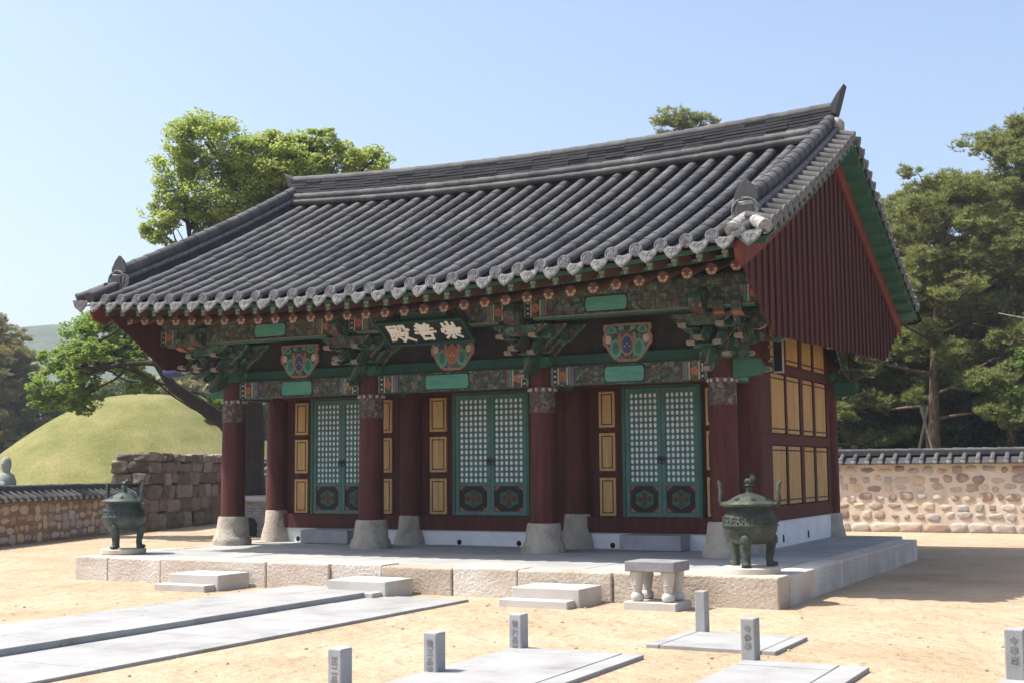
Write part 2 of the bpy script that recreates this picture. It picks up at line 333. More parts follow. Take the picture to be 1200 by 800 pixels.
# ------------------------------------------------------------------ terrace
TZ = .39
ter = thing('stone_terrace', 'low stone terrace of rough granite kerb blocks carrying the hall', 'terrace', (5.6, 1.2, 0))
def kerb(x0, x1, y0, y1, z1=TZ):
    mb = MB(); n = [max(2, int((x1-x0)/.16)), max(2, int((y1-y0)/.16)), 3]
    base = MB(); base.box(x0+.006, x1-.006, y0+.006, y1-.006, -.1, z1)
    o = base.build('kerb_block', m_block, ter, bevel=.022); return o
fx = [-.36, .39, 1.54, 3.66, 4.83, 5.75, 6.94, 7.97, 9.38, 11.627]
for a, b in zip(fx, fx[1:]): kerb(a, b, -3.605+random.uniform(-.02,.02), -3.1, TZ+random.uniform(-.012,.012))
ry = [-3.09, -1.75, -.08, 1.7, 3.81, 5.94]
for a, b in zip(ry, ry[1:]): kerb(11.2, 11.627+random.uniform(-.015,.015), a, b, TZ+random.uniform(-.015,.012))
kerb(-.36, 0.0, -3.09, -1.4); kerb(-.36, 0.0, -1.39, 1.5); kerb(-.36, 0.0, 1.51, 4.2); kerb(-.36, 0.0, 4.21, 6.9)
for a in range(6): kerb(.01+a*1.86, .01+(a+1)*1.86, 6.42, 6.9)
pv = MB()
xs = np.linspace(.003, 11.197, 10); ysl = [-3.095, -2.0, -.9, .45, 1.6, 6.41]
for i in range(9):
    for j in range(5):
        o_ = random.uniform(-.03,.03); pv.box(xs[i]+.004, xs[i+1]-.004, ysl[j]+.004, ysl[j+1]-.004, -.05, TZ-.006+random.uniform(-.004,.003))
pv.build('paving', m_pave, ter, bevel=.006)
def step(x0, lab, w=.98, name='stone_step', z=.2):
    t = thing(name, lab, 'steps', (x0+w/2, -4.1, 0), 0, 'stone steps up to the terrace')
    a = MB(); a.box(x0, x0+w, -4.60, -4.373, -.03, .10); a.build('lower_slab', m_step, t, bevel=.012)
    b = MB(); b.box(x0+.07, x0+w+.06, -4.37, -3.655, -.03, .235); b.build('upper_slab', m_step, t, bevel=.012); return t
step(2.33, 'pale two-slab stone steps at the terrace edge nearest the smaller dark censer')
step(5.28, 'pale stone steps at the terrace edge at the head of the paved path')
step(8.21, 'pale two-slab stone steps at the terrace edge beside the stone offering table')
# ------------------------------------------------------------------ the hall
X = [0, 3.163, 6.621, 9.784]; Y = [0, 1.376, 6.63]; XM = 4.892; YR = 3.315; YE = -2.67
hall = thing('shrine_hall', 'red and green timber shrine hall under a curved grey tiled gable roof', 'shrine', (XM, YR, TZ))
def T(x): return (x-XM)/6.2
def zE(x): t = T(x); return 4.63+.31*abs(t)**1.8+.06*t
def zR(x): t = T(x); return 7.50+.20*t*t
def zS(x, y):
    if y > YR: y = 2*YR-y
    s = (y-YE)/(YR-YE); g_ = .87*s+.13*s*s; return zE(x)+(zR(x)-zE(x))*g_
def dzr(x): t = T(x); return .29*abs(t)**1.8+.06*t
# columns and their stones
def column(x, y, zs, rs_b, rs_t, top, painted, square=False, front=True):
    b = MB()
    if front: pr_ = [(rs_b*1.06,TZ-.02),(rs_b*1.08,TZ+.06),(rs_b*1.0,TZ+.15),(rs_t*1.12,TZ+.17),(rs_t*1.05,TZ+.35),(rs_t,zs-.03),(rs_t*.95,zs)]
    else: pr_ = [(rs_b*1.04,TZ-.02),(rs_b,TZ+.10),(rs_t*1.05,zs-.25),(rs_t,zs-.03),(rs_t*.94,zs)]
    b.lathe(pr_, 22, (x,y,0), wob=.018); b.build('column_base', m_stone, hall, smooth=50)
    c = MB(); r0 = .228; zt = top-.43 if painted else top
    c.lathe([(r0,zs-.01),(r0*.985,zs+1),(r0*.955,zt)], 28, (x,y,0)); co = c.build('column', m_red, hall, smooth=40)
    if painted:
        d = MB(); d.lathe([(r0*.97,zt),(r0*.985,zt+.01),(r0*.965,top-.002)], 28, (x,y,0))
        for k in range(12):
            t = 2*math.pi*k/12; rr = r0*.985
            d.box(x+rr*math.cos(t)-.02, x+rr*math.cos(t)+.02, y+rr*math.sin(t)-.02, y+rr*math.sin(t)+.02, top-.07, top-.02, 1)
        d.build('painted_capital', [m_capp, m_cream], co, smooth=40)
        e = MB(); e.lathe([(r0*.9,top-.01),(r0*.9,3.5)], 20, (x,y,0)); e.build('column_neck', m_redw, co, smooth=40)
    return co
for i, (x, zs) in enumerate(zip(X, (.92,.89,.87,.93))): column(x, 0, zs, .345, .285, 3.14+(.04 if i == 3 else 0), True)
for i, (x, zs) in enumerate(zip(X, (1.0,.92,.98,.95))): column(x, Y[1], zs, .315, .245, 3.95, False, front=False)
for i, x in enumerate(X): column(x, Y[2], .85, .32, .27, 3.95, False, front=False)
# front wall
def panel(x0, x1, z0, z1, parent, axis='y', at=Y[1], sgn=-1, name='ochre_panel', line=True):
    mb = MB(); d = .02
    def B(u0,u1,w0,w1,t0,t1,m):
        a0, a1 = sorted((at+sgn*t0, at+sgn*t1))
        if axis == 'y': mb.box(u0,u1,a0,a1,w0,w1,m)
        else: mb.box(a0,a1,u0,u1,w0,w1,m)
    B(x0,x1,z0,z1,.0,.042,0)
    e = .045 if line else .03; w = .018
    if line:
        for a in ((x0+e,x0+e+w,z0+e,z1-e),(x1-e-w,x1-e,z0+e,z1-e)): B(*a,.0421,.046,1)
        for a in ((x0+e+w,x1-e-w,z0+e,z0+e+w),(x0+e+w,x1-e-w,z1-e-w,z1-e)): B(*a,.0421,.046,1)
    else:
        for a in ((x0,x1,z0+.06,z0+.085),(x0,x1,z1-.085,z1-.06)): B(*a,.0421,.046,1)
    return mb.build(name, [m_yel, m_black], parent)
fw = MB(); fw.box(-.02, X[3]+.02, Y[1], Y[1]+.12, .66, 4.0); front_wall = fw.build('front_wall', m_redw, hall)
sl_ = MB(); sl_.box(.2, X[3]-.2, Y[1]-.10, Y[1]-.002, .66, .93); sl_.build('sill_beam', m_red, hall, bevel=.01)
ll_ = MB(); ll_.box(.2, X[3]-.2, Y[1]-.10, Y[1]-.002, 3.19, 3.42); ll_.build('lintel_beam', m_red, hall, bevel=.01)
pl = MB(); pl.box(-.02, X[3]+.03, Y[1]-.05, Y[1]+.10, TZ-.05, .659)
for x in (.55, 4.23, 5.47, 7.3, 9.2): pl.disc((x, Y[1]-.0525, .44), .05, (0,-1,0), 12, 1)
pl.build('plaster_base', [m_white, m_hollow], hall)
for (pa, pb_) in (((.45,.76),(2.42,2.74)), ((3.59,3.95),(5.84,6.20)), ((7.07,7.37),(9.04,9.34))):
    for u0, u1 in (pa, pb_):
        for z0, z1 in ((.95,1.61),(1.73,2.39),(2.49,3.12)): panel(u0, u1, z0, z1, front_wall)
def rosette(mb, c, r, ax):
    x, y, z = c; mb.disc((x,y,z), r, ax, 14, 1)
    for k in range(6):
        t = math.pi*k/3; mb.disc((x+math.cos(t)*r*.62, y-.0012, z+math.sin(t)*r*.62), r*.33, ax, 10, 2)
    for k in range(6):
        t = math.pi*(k+.5)/3; mb.disc((x+math.cos(t)*r*.42, y-.0024, z+math.sin(t)*r*.42), r*.17, ax, 8, 3)
    mb.disc((x,y-.0036,z), r*.22, ax, 10, 3)
def leaf(x0, x1, z0, z1, parent, ring_side):
    y = Y[1]-.055; t = .045; mb = MB(); st, zr0, zr1 = .07, z0+.07, z0+.53
    for a in ((x0,x0+st,z0,z1),(x1-st,x1,z0,z1),(x0+st,x1-st,z0,z0+.07),(x0+st,x1-st,zr1,zr1+.055),(x0+st,x1-st,z1-.075,z1)): mb.box(a[0],a[1],y-t,y,a[2],a[3],0)
    d = mb.build('door_leaf', m_teal, parent)
    lat = MB(); a0, a1, b0, b1 = x0+st, x1-st, zr1+.055, z1-.075; nx, nz = 6, 15; cx, cz = (a1-a0)/nx, (b1-b0)/nz
    for i in range(nx):
        for j in range(nz):
            mx, mz = a0+(i+.5)*cx, b0+(j+.5)*cz; vs_, q = [], 12
            for k in range(q):
                tt = 2*math.pi*(k+.5)/q; c_, s_ = math.cos(tt), math.sin(tt); h = max(abs(c_), abs(s_))
                vs_ += [(mx+c_/h*cx/2, y-.028, mz+s_/h*cz/2), (mx+c_*cx*.36, y-.028, mz+s_*cz*.38), (mx+c_*cx*.36, y-.012, mz+s_*cz*.38)]
            fs = []
            for k in range(q):
                k2 = (k+1) % q; fs += [(3*k,3*k2,3*k2+1,3*k+1),(3*k+1,3*k2+1,3*k2+2,3*k+2)]
            lat.add(vs_, fs)
    lat.build('lattice', m_teal, d)
    pp = MB(); pp.box(a0, a1, y-.010, y-.006, b0, b1); pp.build('paper_screen', m_paper, d)
    lp = MB(); lp.box(a0, a1, y-.02, y-.004, zr0, zr1, 0); mx, mz = (a0+a1)/2, (zr0+zr1)/2; w = (a1-a0)/2; h = (zr1-zr0)/2
    lp.prism([(mx+math.cos(R(22.5+45*k))*w*.98, mz+math.sin(R(22.5+45*k))*h*.98) for k in range(8)], 'y', y-.0201, y-.0235, 1)
    lp.prism([(mx+math.cos(R(30*k))*w*(.72 if k % 2 else .6), mz+math.sin(R(30*k))*h*(.72 if k % 2 else .6)) for k in range(12)], 'y', y-.0236, y-.027, 2)
    for k in range(4): lp.disc((mx+math.cos(R(90*k))*w*.36, y-.0275, mz+math.sin(R(90*k))*h*.36), w*.2, (0,-1,0), 10, 3)
    lp.disc((mx, y-.0285, mz), w*.16, (0,-1,0), 10, 3)
    for sx in (-1,1):
        for sz in (-1,1):
            q = [(mx+sx*w*.97, mz+sz*h*.97), (mx+sx*w*.60, mz+sz*h*.97), (mx+sx*w*.97, mz+sz*h*.60)]
            lp.prism(q, 'y', y-.0236, y-.026, 4)
    lp.build('carved_panel', [m_redw, m_black, m_dgreen, m_brown, m_pink], d)
    hx = x1-.035 if ring_side > 0 else x0+.035; hh = MB(); hh.disc((hx, y-t-.002, z0+1.0), .045, (0,-1,0), 12)
    hh.tube([(hx+.035*math.cos(a), y-t-.012, z0+.95+.045*math.sin(a)) for a in np.linspace(0, 2*math.pi, 13)], .009, 6)
    hh.build('ring_handle', m_dtile, d)
for x0, x1 in ((.94,2.30),(4.18,5.66),(7.59,8.92)):
    fr = MB(); y = Y[1]
    for a in ((x0-.055,x0,.931,3.16),(x1,x1+.055,.931,3.16),(x0-.055,x1+.055,3.161,3.189)): fr.box(a[0],a[1],y-.115,y-.001,a[2],a[3])
    df = fr.build('door_frame', m_dgreen, hall); mid = (x0+x1)/2
    leaf(x0+.004, mid-.003, .94, 3.15, df, 1); leaf(mid+.003, x1-.004, .94, 3.15, df, -1)
# side and back walls
for sx, xw in ((1, X[3]+.07), (-1, X[0]-.07)):
    a0, a1 = sorted((xw, xw-sx*.14))
    sw = MB(); sw.box(a0, a1, Y[1]+.13, Y[2], .84, 5.6); side = sw.build('side_wall', m_redw, hall)
    pb2 = MB(); b0, b1 = sorted((xw+sx*.03, xw-sx*.12)); pb2.box(b0, b1, Y[1]+.13, Y[2]-.1, TZ-.05, .839)
    for yy in (2.9, 4.6): pb2.prism([(yy-.06,.46),(yy+.06,.46),(yy+.05,.58),(yy-.04,.6)], 'x', xw+sx*.0301, xw+sx*.032, 1)
    pb2.build('plaster_base', [m_white, m_hollow], hall)
    for u0, u1 in ((2.34,3.15),(3.36,4.14),(4.46,5.12),(5.36,6.14)):
        for z0, z1 in ((1.12,2.14),(2.37,3.40),(3.62,4.27)): panel(u0, u1, z0, z1, side, 'x', xw, sx, 'ochre_panel', False)
    rl = MB()
    for z0, z1 in ((.85,1.10),(2.16,2.35),(3.42,3.60),(4.29,4.5)):
        c0, c1 = sorted((xw, xw+sx*.06)); rl.box(c0, c1, Y[1]+.24, Y[2]-.2, z0, z1)
    for u0, u1 in ((1.60,2.28),(3.20,3.31),(4.20,4.40),(5.17,5.30),(6.2,6.42)):
        c0, c1 = sorted((xw, xw+sx*.055))
        for z0, z1 in ((1.102,2.158),(2.352,3.418),(3.602,4.288)): rl.box(c0, c1, u0, u1, z0, z1)
    rl.build('wall_rail', m_red, side, bevel=.006)
bw = MB(); bw.box(-.02, X[3]+.02, Y[2], Y[2]+.1, TZ, 4.6); bw.build('back_wall', m_redw, hall)
# door step stones stand on the terrace against the wall
for x0, x1, zt, lb in ((.95,2.05,.64,'grey block step before the door next to the paved path end, partly behind a column'), (7.62,8.72,.645,'grey stone block step under the double door nearest the big green censer')):
    b = MB(); b.box(x0, x1, .86, Y[1]-.06, TZ, zt); tag(b.build('door_step', m_greyg, None, (0,0,0), bevel=.012), lb, 'step', 'grey door step blocks')
# beams between the front columns
def beam(x0, x1, y, z0, z1, th, c0, c1, name='painted_beam'):
    b = MB(); b.box(x0, x1, y-th/2, y+th/2, z0, z1, 0); yf = y-th/2
    for xa, dr in ((x0,1),(x1,-1)):
        for k, (o_, w_, mm) in enumerate(((.02,.03,1),(.06,.06,2),(.135,.02,3),(.30,.02,3),(.335,.05,1),(.40,.02,4),(.44,.03,5))):
            u0, u1 = sorted((xa+dr*o_, xa+dr*(o_+w_))); b.box(u0, u1, yf-.003, yf, z0+.02, z1-.02, mm)
        for k in range(3): b.disc((xa+dr*.09, yf-.0045, z0+(z1-z0)*(.22+.28*k)), .022, (0,-1,0), 8, 3)
        cx_ = xa+dr*.22; cz_ = (z0+z1)/2
        for k in range(5): b.disc((cx_+math.cos(k*1.2566)*.045, yf-.003-.0004*k, cz_+math.sin(k*1.2566)*.045), .034, (0,-1,0), 9, 4)
    o = b.build(name, [m_dan2, m_teal, m_black, m_cream, m_orange, m_blue], hall)
    p = MB(); zc = (z1-z0)*.07; p.box(c0, c1, yf-.006, yf-.0005, z0+zc, z1-zc, 1); e = .018
    p.prism([(c0+e,z0+zc+.06),(c0+e+.03,z0+zc+e),(c1-e-.03,z0+zc+e),(c1-e,z0+zc+.06),(c1-e,z1-zc-.06),(c1-e-.03,z1-zc-e),(c0+e+.03,z1-zc-e),(c0+e,z1-zc-.06)], 'y', yf-.0061, yf-.0095, 0)
    p.build('green_panel', [m_lgreen, m_black], o); return o
CEN = ((1.20,1.92),(4.36,5.26),(7.80,8.52))
for i in range(3):
    x0, x1 = X[i]+.2, X[i+1]-.2; c0, c1 = CEN[i]
    beam(x0, x1, 0, 3.145, 3.47, .20, c0, c1)
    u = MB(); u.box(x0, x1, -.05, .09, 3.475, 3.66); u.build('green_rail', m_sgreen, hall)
    u = MB(); u.box(x0, x1, .05, .08, 3.66, 4.25); u.build('dark_gap_board', m_dark, hall)  # dark board: the shade of the open gaps put into its colour
# beams from the porch columns back to the wall, along the gable side
for x in X:
    b = MB(); b.box(x-.09, x+.09, .2, Y[1]-.2, 3.145, 3.47, 0); o = b.build('tie_beam', m_dan2, hall)
    p = MB(); xf = x+.09; p.box(xf, xf+.005, .34, 1.06, 3.18, 3.44, 0); p.build('green_panel', m_lgreen, o)
    b = MB(); b.box(x-.1, x+.1, .2, Y[1], 3.50, 4.3, 0); b.build('porch_bracket_wall', m_dan, hall)
for sx, xx in ((1, X[3]), (-1, X[0])):                                   # beam ends beyond the corner columns
    for yy in (0, Y[2]):
        b = MB(); q = [(xx+sx*.2,3.16),(xx+sx*.62,3.20),(xx+sx*.70,3.30),(xx+sx*.62,3.45),(xx+sx*.2,3.47)]
        b.prism(q, 'y', yy-.08, yy+.08, 0, 1); b.build('beam_end', [m_dgreen, m_green], hall)
# outer purlin with its painted band, and the inner purlin
for i in range(3):
    x0, x1 = X[i]+(.12 if i else -1.05), X[i+1]-(.12 if i < 2 else -1.05); c0, c1 = ((1.22,1.94),(4.36,5.30),(7.84,8.58))[i]; dz = (.0,.02,.05)[i]
    beam(x0, x1, -.86, 4.16+dz, 4.46+dz, .15, c0, c1, 'purlin_beam')
    e = MB(); e.box(x0+.2, x1-.2, -.96, -.80, 4.115+dz, 4.155+dz, 0); e.box(x0+.2, x1-.2, -.963, -.80, 4.142+dz, 4.157+dz, 1); e.build('purlin_edge', [m_green, m_pink], hall)
pu = MB(); pu.cyl((-1.0,-.83,4.56),(X[3]+1.0,-.83,4.60), .13, n=14); pu.build('eave_purlin', m_dan2, hall, smooth=40)
pu = MB(); pu.cyl((-1.0,.02,4.72),(X[3]+1.0,.02,4.76), .16, n=14); pu.build('inner_purlin', m_dan2, hall, smooth=40)
# brackets
def tongue(x, y0, k, z, L, drop, hgt, axis='y', sgn=-1):
    # profile in (out, z): a tongue that reaches out and droops to an upturned tip
    q = [(-.35,z+.02),(.12,z),(.3,z-.05),(L*.62,z-drop*.75),(L*.86,z-drop),(L,z-drop+.02),(L*.97,z-drop+.075),(L*.8,z-drop*.45),(L*.62,z+hgt*.28),(L*.52,z+hgt*.62),(L*.34,z+hgt*.72),(.28,z+hgt),(-.35,z+hgt)]
    mb = MB(); ms = [0,3,1,1,2,2,3,1,1,1,3,0,0]; w = .065
    dk = [3 if v_ == 1 else v_ for v_ in ms]
    for u0, u1, mm in ((-w, -w*.35, ms), (-w*.35+.0004, w, dk)):
        if axis == 'y': mb.prism([(y0+sgn*a, b) for a, b in q], 'x', x+u0, x+u1, 0, mm)
        else: mb.prism([(x+sgn*a, b) for a, b in q], 'y', y0+u0, y0+u1, 0, mm)
    # side scrolls
    return mb.build('bracket_tongue', [m_dan, m_pink, m_tip, m_dgreen], k, smooth=20)
def arm(x, y, z0, z1, wb, wt, k, lo=True, hi=True, axis='x'):
    h = z1-z0; L_ = -1 if lo else 0; H_ = 1 if hi else 0
    side = [(wb,z0),(wb+(wt-wb)*.12,z0+h*.05),(wb+(wt-wb)*.45,z0+h*.38),(wb+(wt-wb)*.5,z0+h*.50),(wb+(wt-wb)*.92,z0+h*.86),(wt,z1)]
    rt = [(a, b) for a, b in side] if hi else [(.1,z0),(.1,z1)]
    lf = [(-a, b) for a, b in side[::-1]] if lo else [(-.1,z1),(-.1,z0)]
    q = rt+lf; ms = []
    for i in range(len(q)):
        a, b = q[i], q[(i+1) % len(q)]; ms.append(0 if abs(a[1]-b[1]) < 1e-6 else (1 if i % 2 else 2))
    mb = MB()
    dk = [3 if v_ else 0 for v_ in ms]
    for u0, u1, mm in ((-.05, -.022, ms), (-.0216, .05, dk)):
        if axis == 'x': mb.prism([(x+a, b) for a, b in q], 'y', y+u0, y+u1, 0, mm)
        else: mb.prism([(y+a, b) for a, b in q], 'x', x+u0, x+u1, 0, mm)
    return mb.build('bracket_arm', [m_dan, m_pink, m_cream, m_dgreen], k)
def bracket(x, y=0, sg=-1, out=0):
    b = MB(); b.prism([(x-.17,3.47),(x+.17,3.47),(x+.24,3.56),(x+.24,3.64),(x-.24,3.64),(x-.24,3.56)], 'y', y-.23, y+.23, 0, 0)
    b.box(x-.10, x+.10, min(y, y+sg*.7), max(y, y+sg*.7), 3.645, 3.66)
    k = b.build('bracket', [m_green], hall)
    if sg < 0:
        tongue(x, y, k, 3.44, .82, .20, .30); tongue(x, y, k, 3.80, 1.16, .12, .30)
        h = MB(); h.prism([(y-.2,4.12),(y-1.05,4.10),(y-1.22,4.16),(y-1.25,4.30),(y-1.16,4.42),(y-.2,4.44)], 'x', x-.10, x+.10, 0, [0,1,2,3,0,0])
        h.build('beam_head', [m_dan, m_brown, m_dan2, m_dgreen], k)
    if sg < 0:
        for ox in (-.21, .21): tongue(x+ox, y-.36, k, 3.72, .52, .09, .20)
        for ox in (-.30, .30): tongue(x+ox, y-.50, k, 3.94, .50, .05, .16)
        arm(x, y-.22, 3.69, 3.90, .22, .44, k)
    arm(x, y, 3.66, 3.88, .24, .46, k); arm(x, y, 3.88, 4.16, .50, .82, k)
    if sg < 0:
        arm(x, y-.43, 3.72, 3.90, .20, .40, k); arm(x, y-.43, 3.90, 4.14, .42, .66, k); arm(x, y-.84, 3.93, 4.11, .26, .50, k)
        for ox in (-.34, 0, .34):
            c = MB(); c.prism([(x+ox-.06,3.91),(x+ox+.06,3.91),(x+ox+.085,3.95),(x+ox+.085,3.99),(x+ox-.085,3.99),(x+ox-.085,3.95)], 'y', y-.56, y-.31, 0); c.build('bearing_block', m_teal, k)
    for (sx) in ((1,) if out > 0 else (-1,) if out < 0 else ()):
        tongue(x, y, k, 3.44, .80, .20, .30, 'x', sx); tongue(x, y, k, 3.80, 1.05, .10, .28, 'x', sx)
        arm(x+sx*.45, y, 3.70, 3.92, .22, .46, k, axis='y'); arm(x+sx*.45, y, 3.92, 4.12, .46, .72, k, axis='y')
        if sg < 0:
            tongue(x, y-.28, k, 3.62, .62, .14, .24, 'x', sx); tongue(x+sx*.28, y, k, 3.62, .66, .16, .24)
            tongue(x+sx*.56, y, k, 3.80, .92, .10, .28)
            for ox in (.28, .56):
                h = MB(); h.prism([(y-.2,4.06),(y-.82,4.04),(y-.98,4.10),(y-1.0,4.26),(y-.9,4.38),(y-.2,4.38)], 'x', x+sx*ox-.085, x+sx*ox+.085, 0, [0,1,2,3,0,0]); h.build('beam_head', [m_dan, m_orange, m_dan2, m_dgreen], k)
            s2 = MB(); q = []                                            # scroll head at the very corner
            for a, r_ in zip(np.linspace(R(200), R(560), 16), np.linspace(.20,.12,16)): q.append((x+sx*.72+math.cos(a)*r_*sx, 4.05+math.sin(a)*r_))
            s2.prism(q, 'y', y-.42, y-.30, 0, 1); s2.build('scroll_head', [m_dan2, m_cream], k)
    return k
bracket(X[0], 0, -1, -1); bracket(X[1]); bracket(X[2]); bracket(X[3], 0, -1, 1)
bracket(X[0], Y[2], 1, -1); bracket(X[3], Y[2], 1, 1)
be = MB(); be.block((X[0]-1.50,0,3.76), (.62,.18,.24), 0, 2.4, 6, .02); be.build('blue_beam_end', m_blue, hall, smooth=60)
be = MB(); be.prism([(X[0]-.4,3.62),(X[0]-1.35,3.70),(X[0]-1.35,3.84),(X[0]-.4,3.90)], 'y', -.07, .07, 0); be.build('outer_arm', m_dan, hall)
# flower boards between the brackets
for i in range(3):
    xc = (X[i]+X[i+1])/2; core = (m_blue, m_orange, m_blue)[i]; y = -.055
    half = [(0,3.50),(.16,3.505),(.25,3.56),(.33,3.66),(.37,3.74),(.43,3.80),(.44,3.90),(.40,3.98),(.43,4.05),(.42,4.12),(0,4.13)]
    q = [(xc+a, b) for a, b in half] + [(xc-a, b) for a, b in half[-2:0:-1]]
    b = MB(); b.prism(q, 'y', y, y+.05, 0, 2)
    inner = [(xc+(a-xc)*.86, 3.83+(b-3.83)*.86) for a, b in q]; b.prism(inner, 'y', y-.004, y-.0001, 1)
    fb = b.build('flower_board', [m_pink, m_dan2, m_pink], hall)
    c = MB()
    for sx in (-1, 1):
        for (ox, oz, rx, rz, mm) in ((.20,3.72,.11,.15,1),(.20,3.73,.06,.10,2),(.33,3.87,.055,.07,3),(.27,4.02,.09,.06,1),(.27,4.02,.05,.035,2),(.10,4.05,.05,.035,1),(.13,3.86,.03,.12,4)):
            c.disc((xc+sx*ox, y-.006-.0012*mm, oz), rx, (0,-1,0), 16, mm, rz/rx)
    c.disc((xc, y-.0125, 3.78), .115, (0,-1,0), 18, 4, 1.55); c.disc((xc, y-.0145, 3.78), .085, (0,-1,0), 18, 0, 1.7)
    for k in range(3): c.disc((xc+(k-1)*.045, y-.0155, 3.80-.04*abs(k-1)), .014, (0,-1,0), 8, 3)
    c.build('lotus_painting', [core, m_lgreen, m_dgreen, m_cream, m_pink], fb)
# rafters
rx = [-1.0+.375*i for i in range(32)]
def rafter_mesh():
    b = MB(); b.cyl((0,-1.72,0),(0,1.3,.95), .078, n=12); b.cyl((0,-1.80,-.025),(0,-1.72,0), .082, n=12, m=1); return b
b = rafter_mesh(); raf = b.build('rafter', [m_brown, m_brown], hall, local=True, smooth=40)
f = MB(); rosette(f, (0,-1.803,-.026), .088, (0,-1,0))
fo = f.build('painted_rafter_end', [m_dgreen, m_orange, m_cream, m_bright], raf, local=True)
# pale rim with petals: a lighter disc, then petals
raf.location = Vector((rx[0],0,4.375+dzr(rx[0]))) - wloc(hall); WL[raf.name] = Vector((rx[0],0,4.375+dzr(rx[0])))
for x in rx[1:]: inst(raf, (x,0,4.375+dzr(x)), hall)
fb_ = MB(); fb_.bar((0,-2.36,.0),(0,-.9,.34), .10, .12); fl = fb_.build('flying_rafter', [m_brown], hall, local=True)
fe = MB(); fe.box(-.052,.052,-2.3835,-2.3805,-.066,.058,0)
for (ox, oz, r_, mm) in ((-.022,.022,.021,1),(.022,.022,.021,1),(-.022,.022,.010,0),(.022,.022,.010,0),(0,-.03,.024,1),(0,-.03,.012,0)): fe.disc((ox,-2.3845-.0008*(mm == 0),oz-.004), r_, (0,-1,0), 10, mm)
fe.build('painted_end', [m_dgreen, m_cream], fl, local=True)
fxs = [x+.02 for x in rx] 
fl.location = Vector((fxs[0],0,4.43+dzr(fxs[0]))) - wloc(hall); WL[fl.name] = Vector((fxs[0],0,4.43+dzr(fxs[0])))
for x in fxs[1:]: inst(fl, (x,0,4.43+dzr(x)), hall)
def strip(name, mats, y0, y1, zf, h, x0=-1.04, x1=10.82, n=40, parent=None, edge=None):
    b = MB(); xs_ = np.linspace(x0, x1, n+1)
    for a, c in zip(xs_, xs_[1:]):
        v = []
        for x in (a, c): v += [(x,y0,zf(x,y0)),(x,y1,zf(x,y1)),(x,y1,zf(x,y1)+h),(x,y0,zf(x,y0)+h)]
        b.add(v, [(0,4,5,1),(2,6,7,3),(3,7,4,0),(1,5,6,2)], [0,0,edge if edge is not None else 0,0])
    return b.build(name, mats, parent or hall)
strip('rafter_edge_board', [m_green, m_cream], -1.79, -1.66, lambda x,y: 4.475+dzr(x)+(y+1.79)*.25, .055)
strip('rafter_edge_moulding', [m_cream], -1.797, -1.791, lambda x,y: 4.512+dzr(x), .014)
strip('eave_soffit', [m_green], -2.40, -1.2, lambda x,y: 4.497+dzr(x)+(y+2.36)*.235, .012)
strip('eave_batten', [m_dgreen], -2.44, -2.385, lambda x,y: 4.497+dzr(x), .05)
strip('inner_soffit', [m_dgreen], -1.66, 3.2, lambda x,y: 4.53+dzr(x)+(y+1.66)*.33, .02)
strip('tile_batten', [m_bright], -2.50, -2.40, lambda x,y: zS(x,y)-.17, .08)
# ------------------------------------------------------------------ roof tiles
XL, XR = -1.50, 11.29
rb = MB()                                                               # roof deck: the body of the roof, both slopes
for sgn in (1, -1):
    ys_ = np.linspace(YE+.10, YR, 14); xs_ = np.linspace(XL+.15, XR-.15, 25)
    for a, c in zip(xs_, xs_[1:]):
        for p, q in zip(ys_, ys_[1:]):
            P = lambda x, y, d: (x, y if sgn > 0 else 2*YR-y, zS(x,y)-d)
            f1 = [P(a,p,.09),P(c,p,.09),P(c,q,.09),P(a,q,.09)]; f2 = [P(a,p,.16),P(c,p,.16),P(c,q,.16),P(a,q,.16)]
            rb.add(f1, [(0,1,2,3) if sgn > 0 else (3,2,1,0)]); rb.add(f2, [(3,2,1,0) if sgn > 0 else (0,1,2,3)])
roof = rb.build('roof', m_dtile, hall)
SP = .376; rows = [-.71+SP*i for i in range(32)]
def cover_rows(sgn):
    pitch = .34
    for i, x in enumerate(rows):
        b = MB()
        y = YE; top = YR-.28 if i < 31 else -1.95
        jx = random.uniform(-.006,.006)
        while y < top-.05:
            y2 = min(y+pitch, top); o_ = random.uniform(-.009,.009)
            v = []
            for yy, r_, dz in ((y, .096, .012), (y2+.02, .091, .005)):
                for k in range(8):
                    t = math.pi*k/7; px_, pz_ = x+jx+math.cos(t)*r_, zS(x,yy)-.035+dz+math.sin(t)*r_*1.05+o_*.6
                    v.append((px_, yy if sgn > 0 else 2*YR-yy, pz_))
            f_ = [(k,k+1,8+k+1,8+k) for k in range(7)] + [(0,7,6,5,4,3,2,1)]
            b.add(v, [tuple(reversed(q)) for q in f_] if sgn > 0 else f_)
            y = y2
        b.build('cover_tile_row', m_tile, roof, smooth=50)
def pan_rows(sgn):
    b = MB(); st = .115
    for i in range(-1, 32):
        xm = rows[0]+SP*(i+.5); n = int((YR-.25-YE-.02)/st); last = 15 if i in (-1,31) else n
        for j in range(n):
            y0 = YE-.03+j*st; y1 = y0+st*1.5; v = []
            if i == 31 and y0 > -1.95: break
            if i == -1 and y0 > -1.95: break
            for yy, dz in ((y0,.022),(y1,-.006)):
                for k in range(5):
                    u = -1+k/2; v.append((xm+u*.155, yy if sgn > 0 else 2*YR-yy, zS(xm,yy)-.095+dz-.035+.075*u*u))
            for k in range(5):
                u = -1+k/2; v.append((xm+u*.155, y0 if sgn > 0 else 2*YR-y0, zS(xm,y0)-.145+.055*u*u))
            f_ = [(k,k+1,5+k+1,5+k) for k in range(4)] + [(10+k,10+k+1,k+1,k) for k in range(4)]
            b.add(v, f_ if sgn > 0 else [tuple(reversed(q)) for q in f_])
    return b.build('pan_tiles', m_pan, roof)
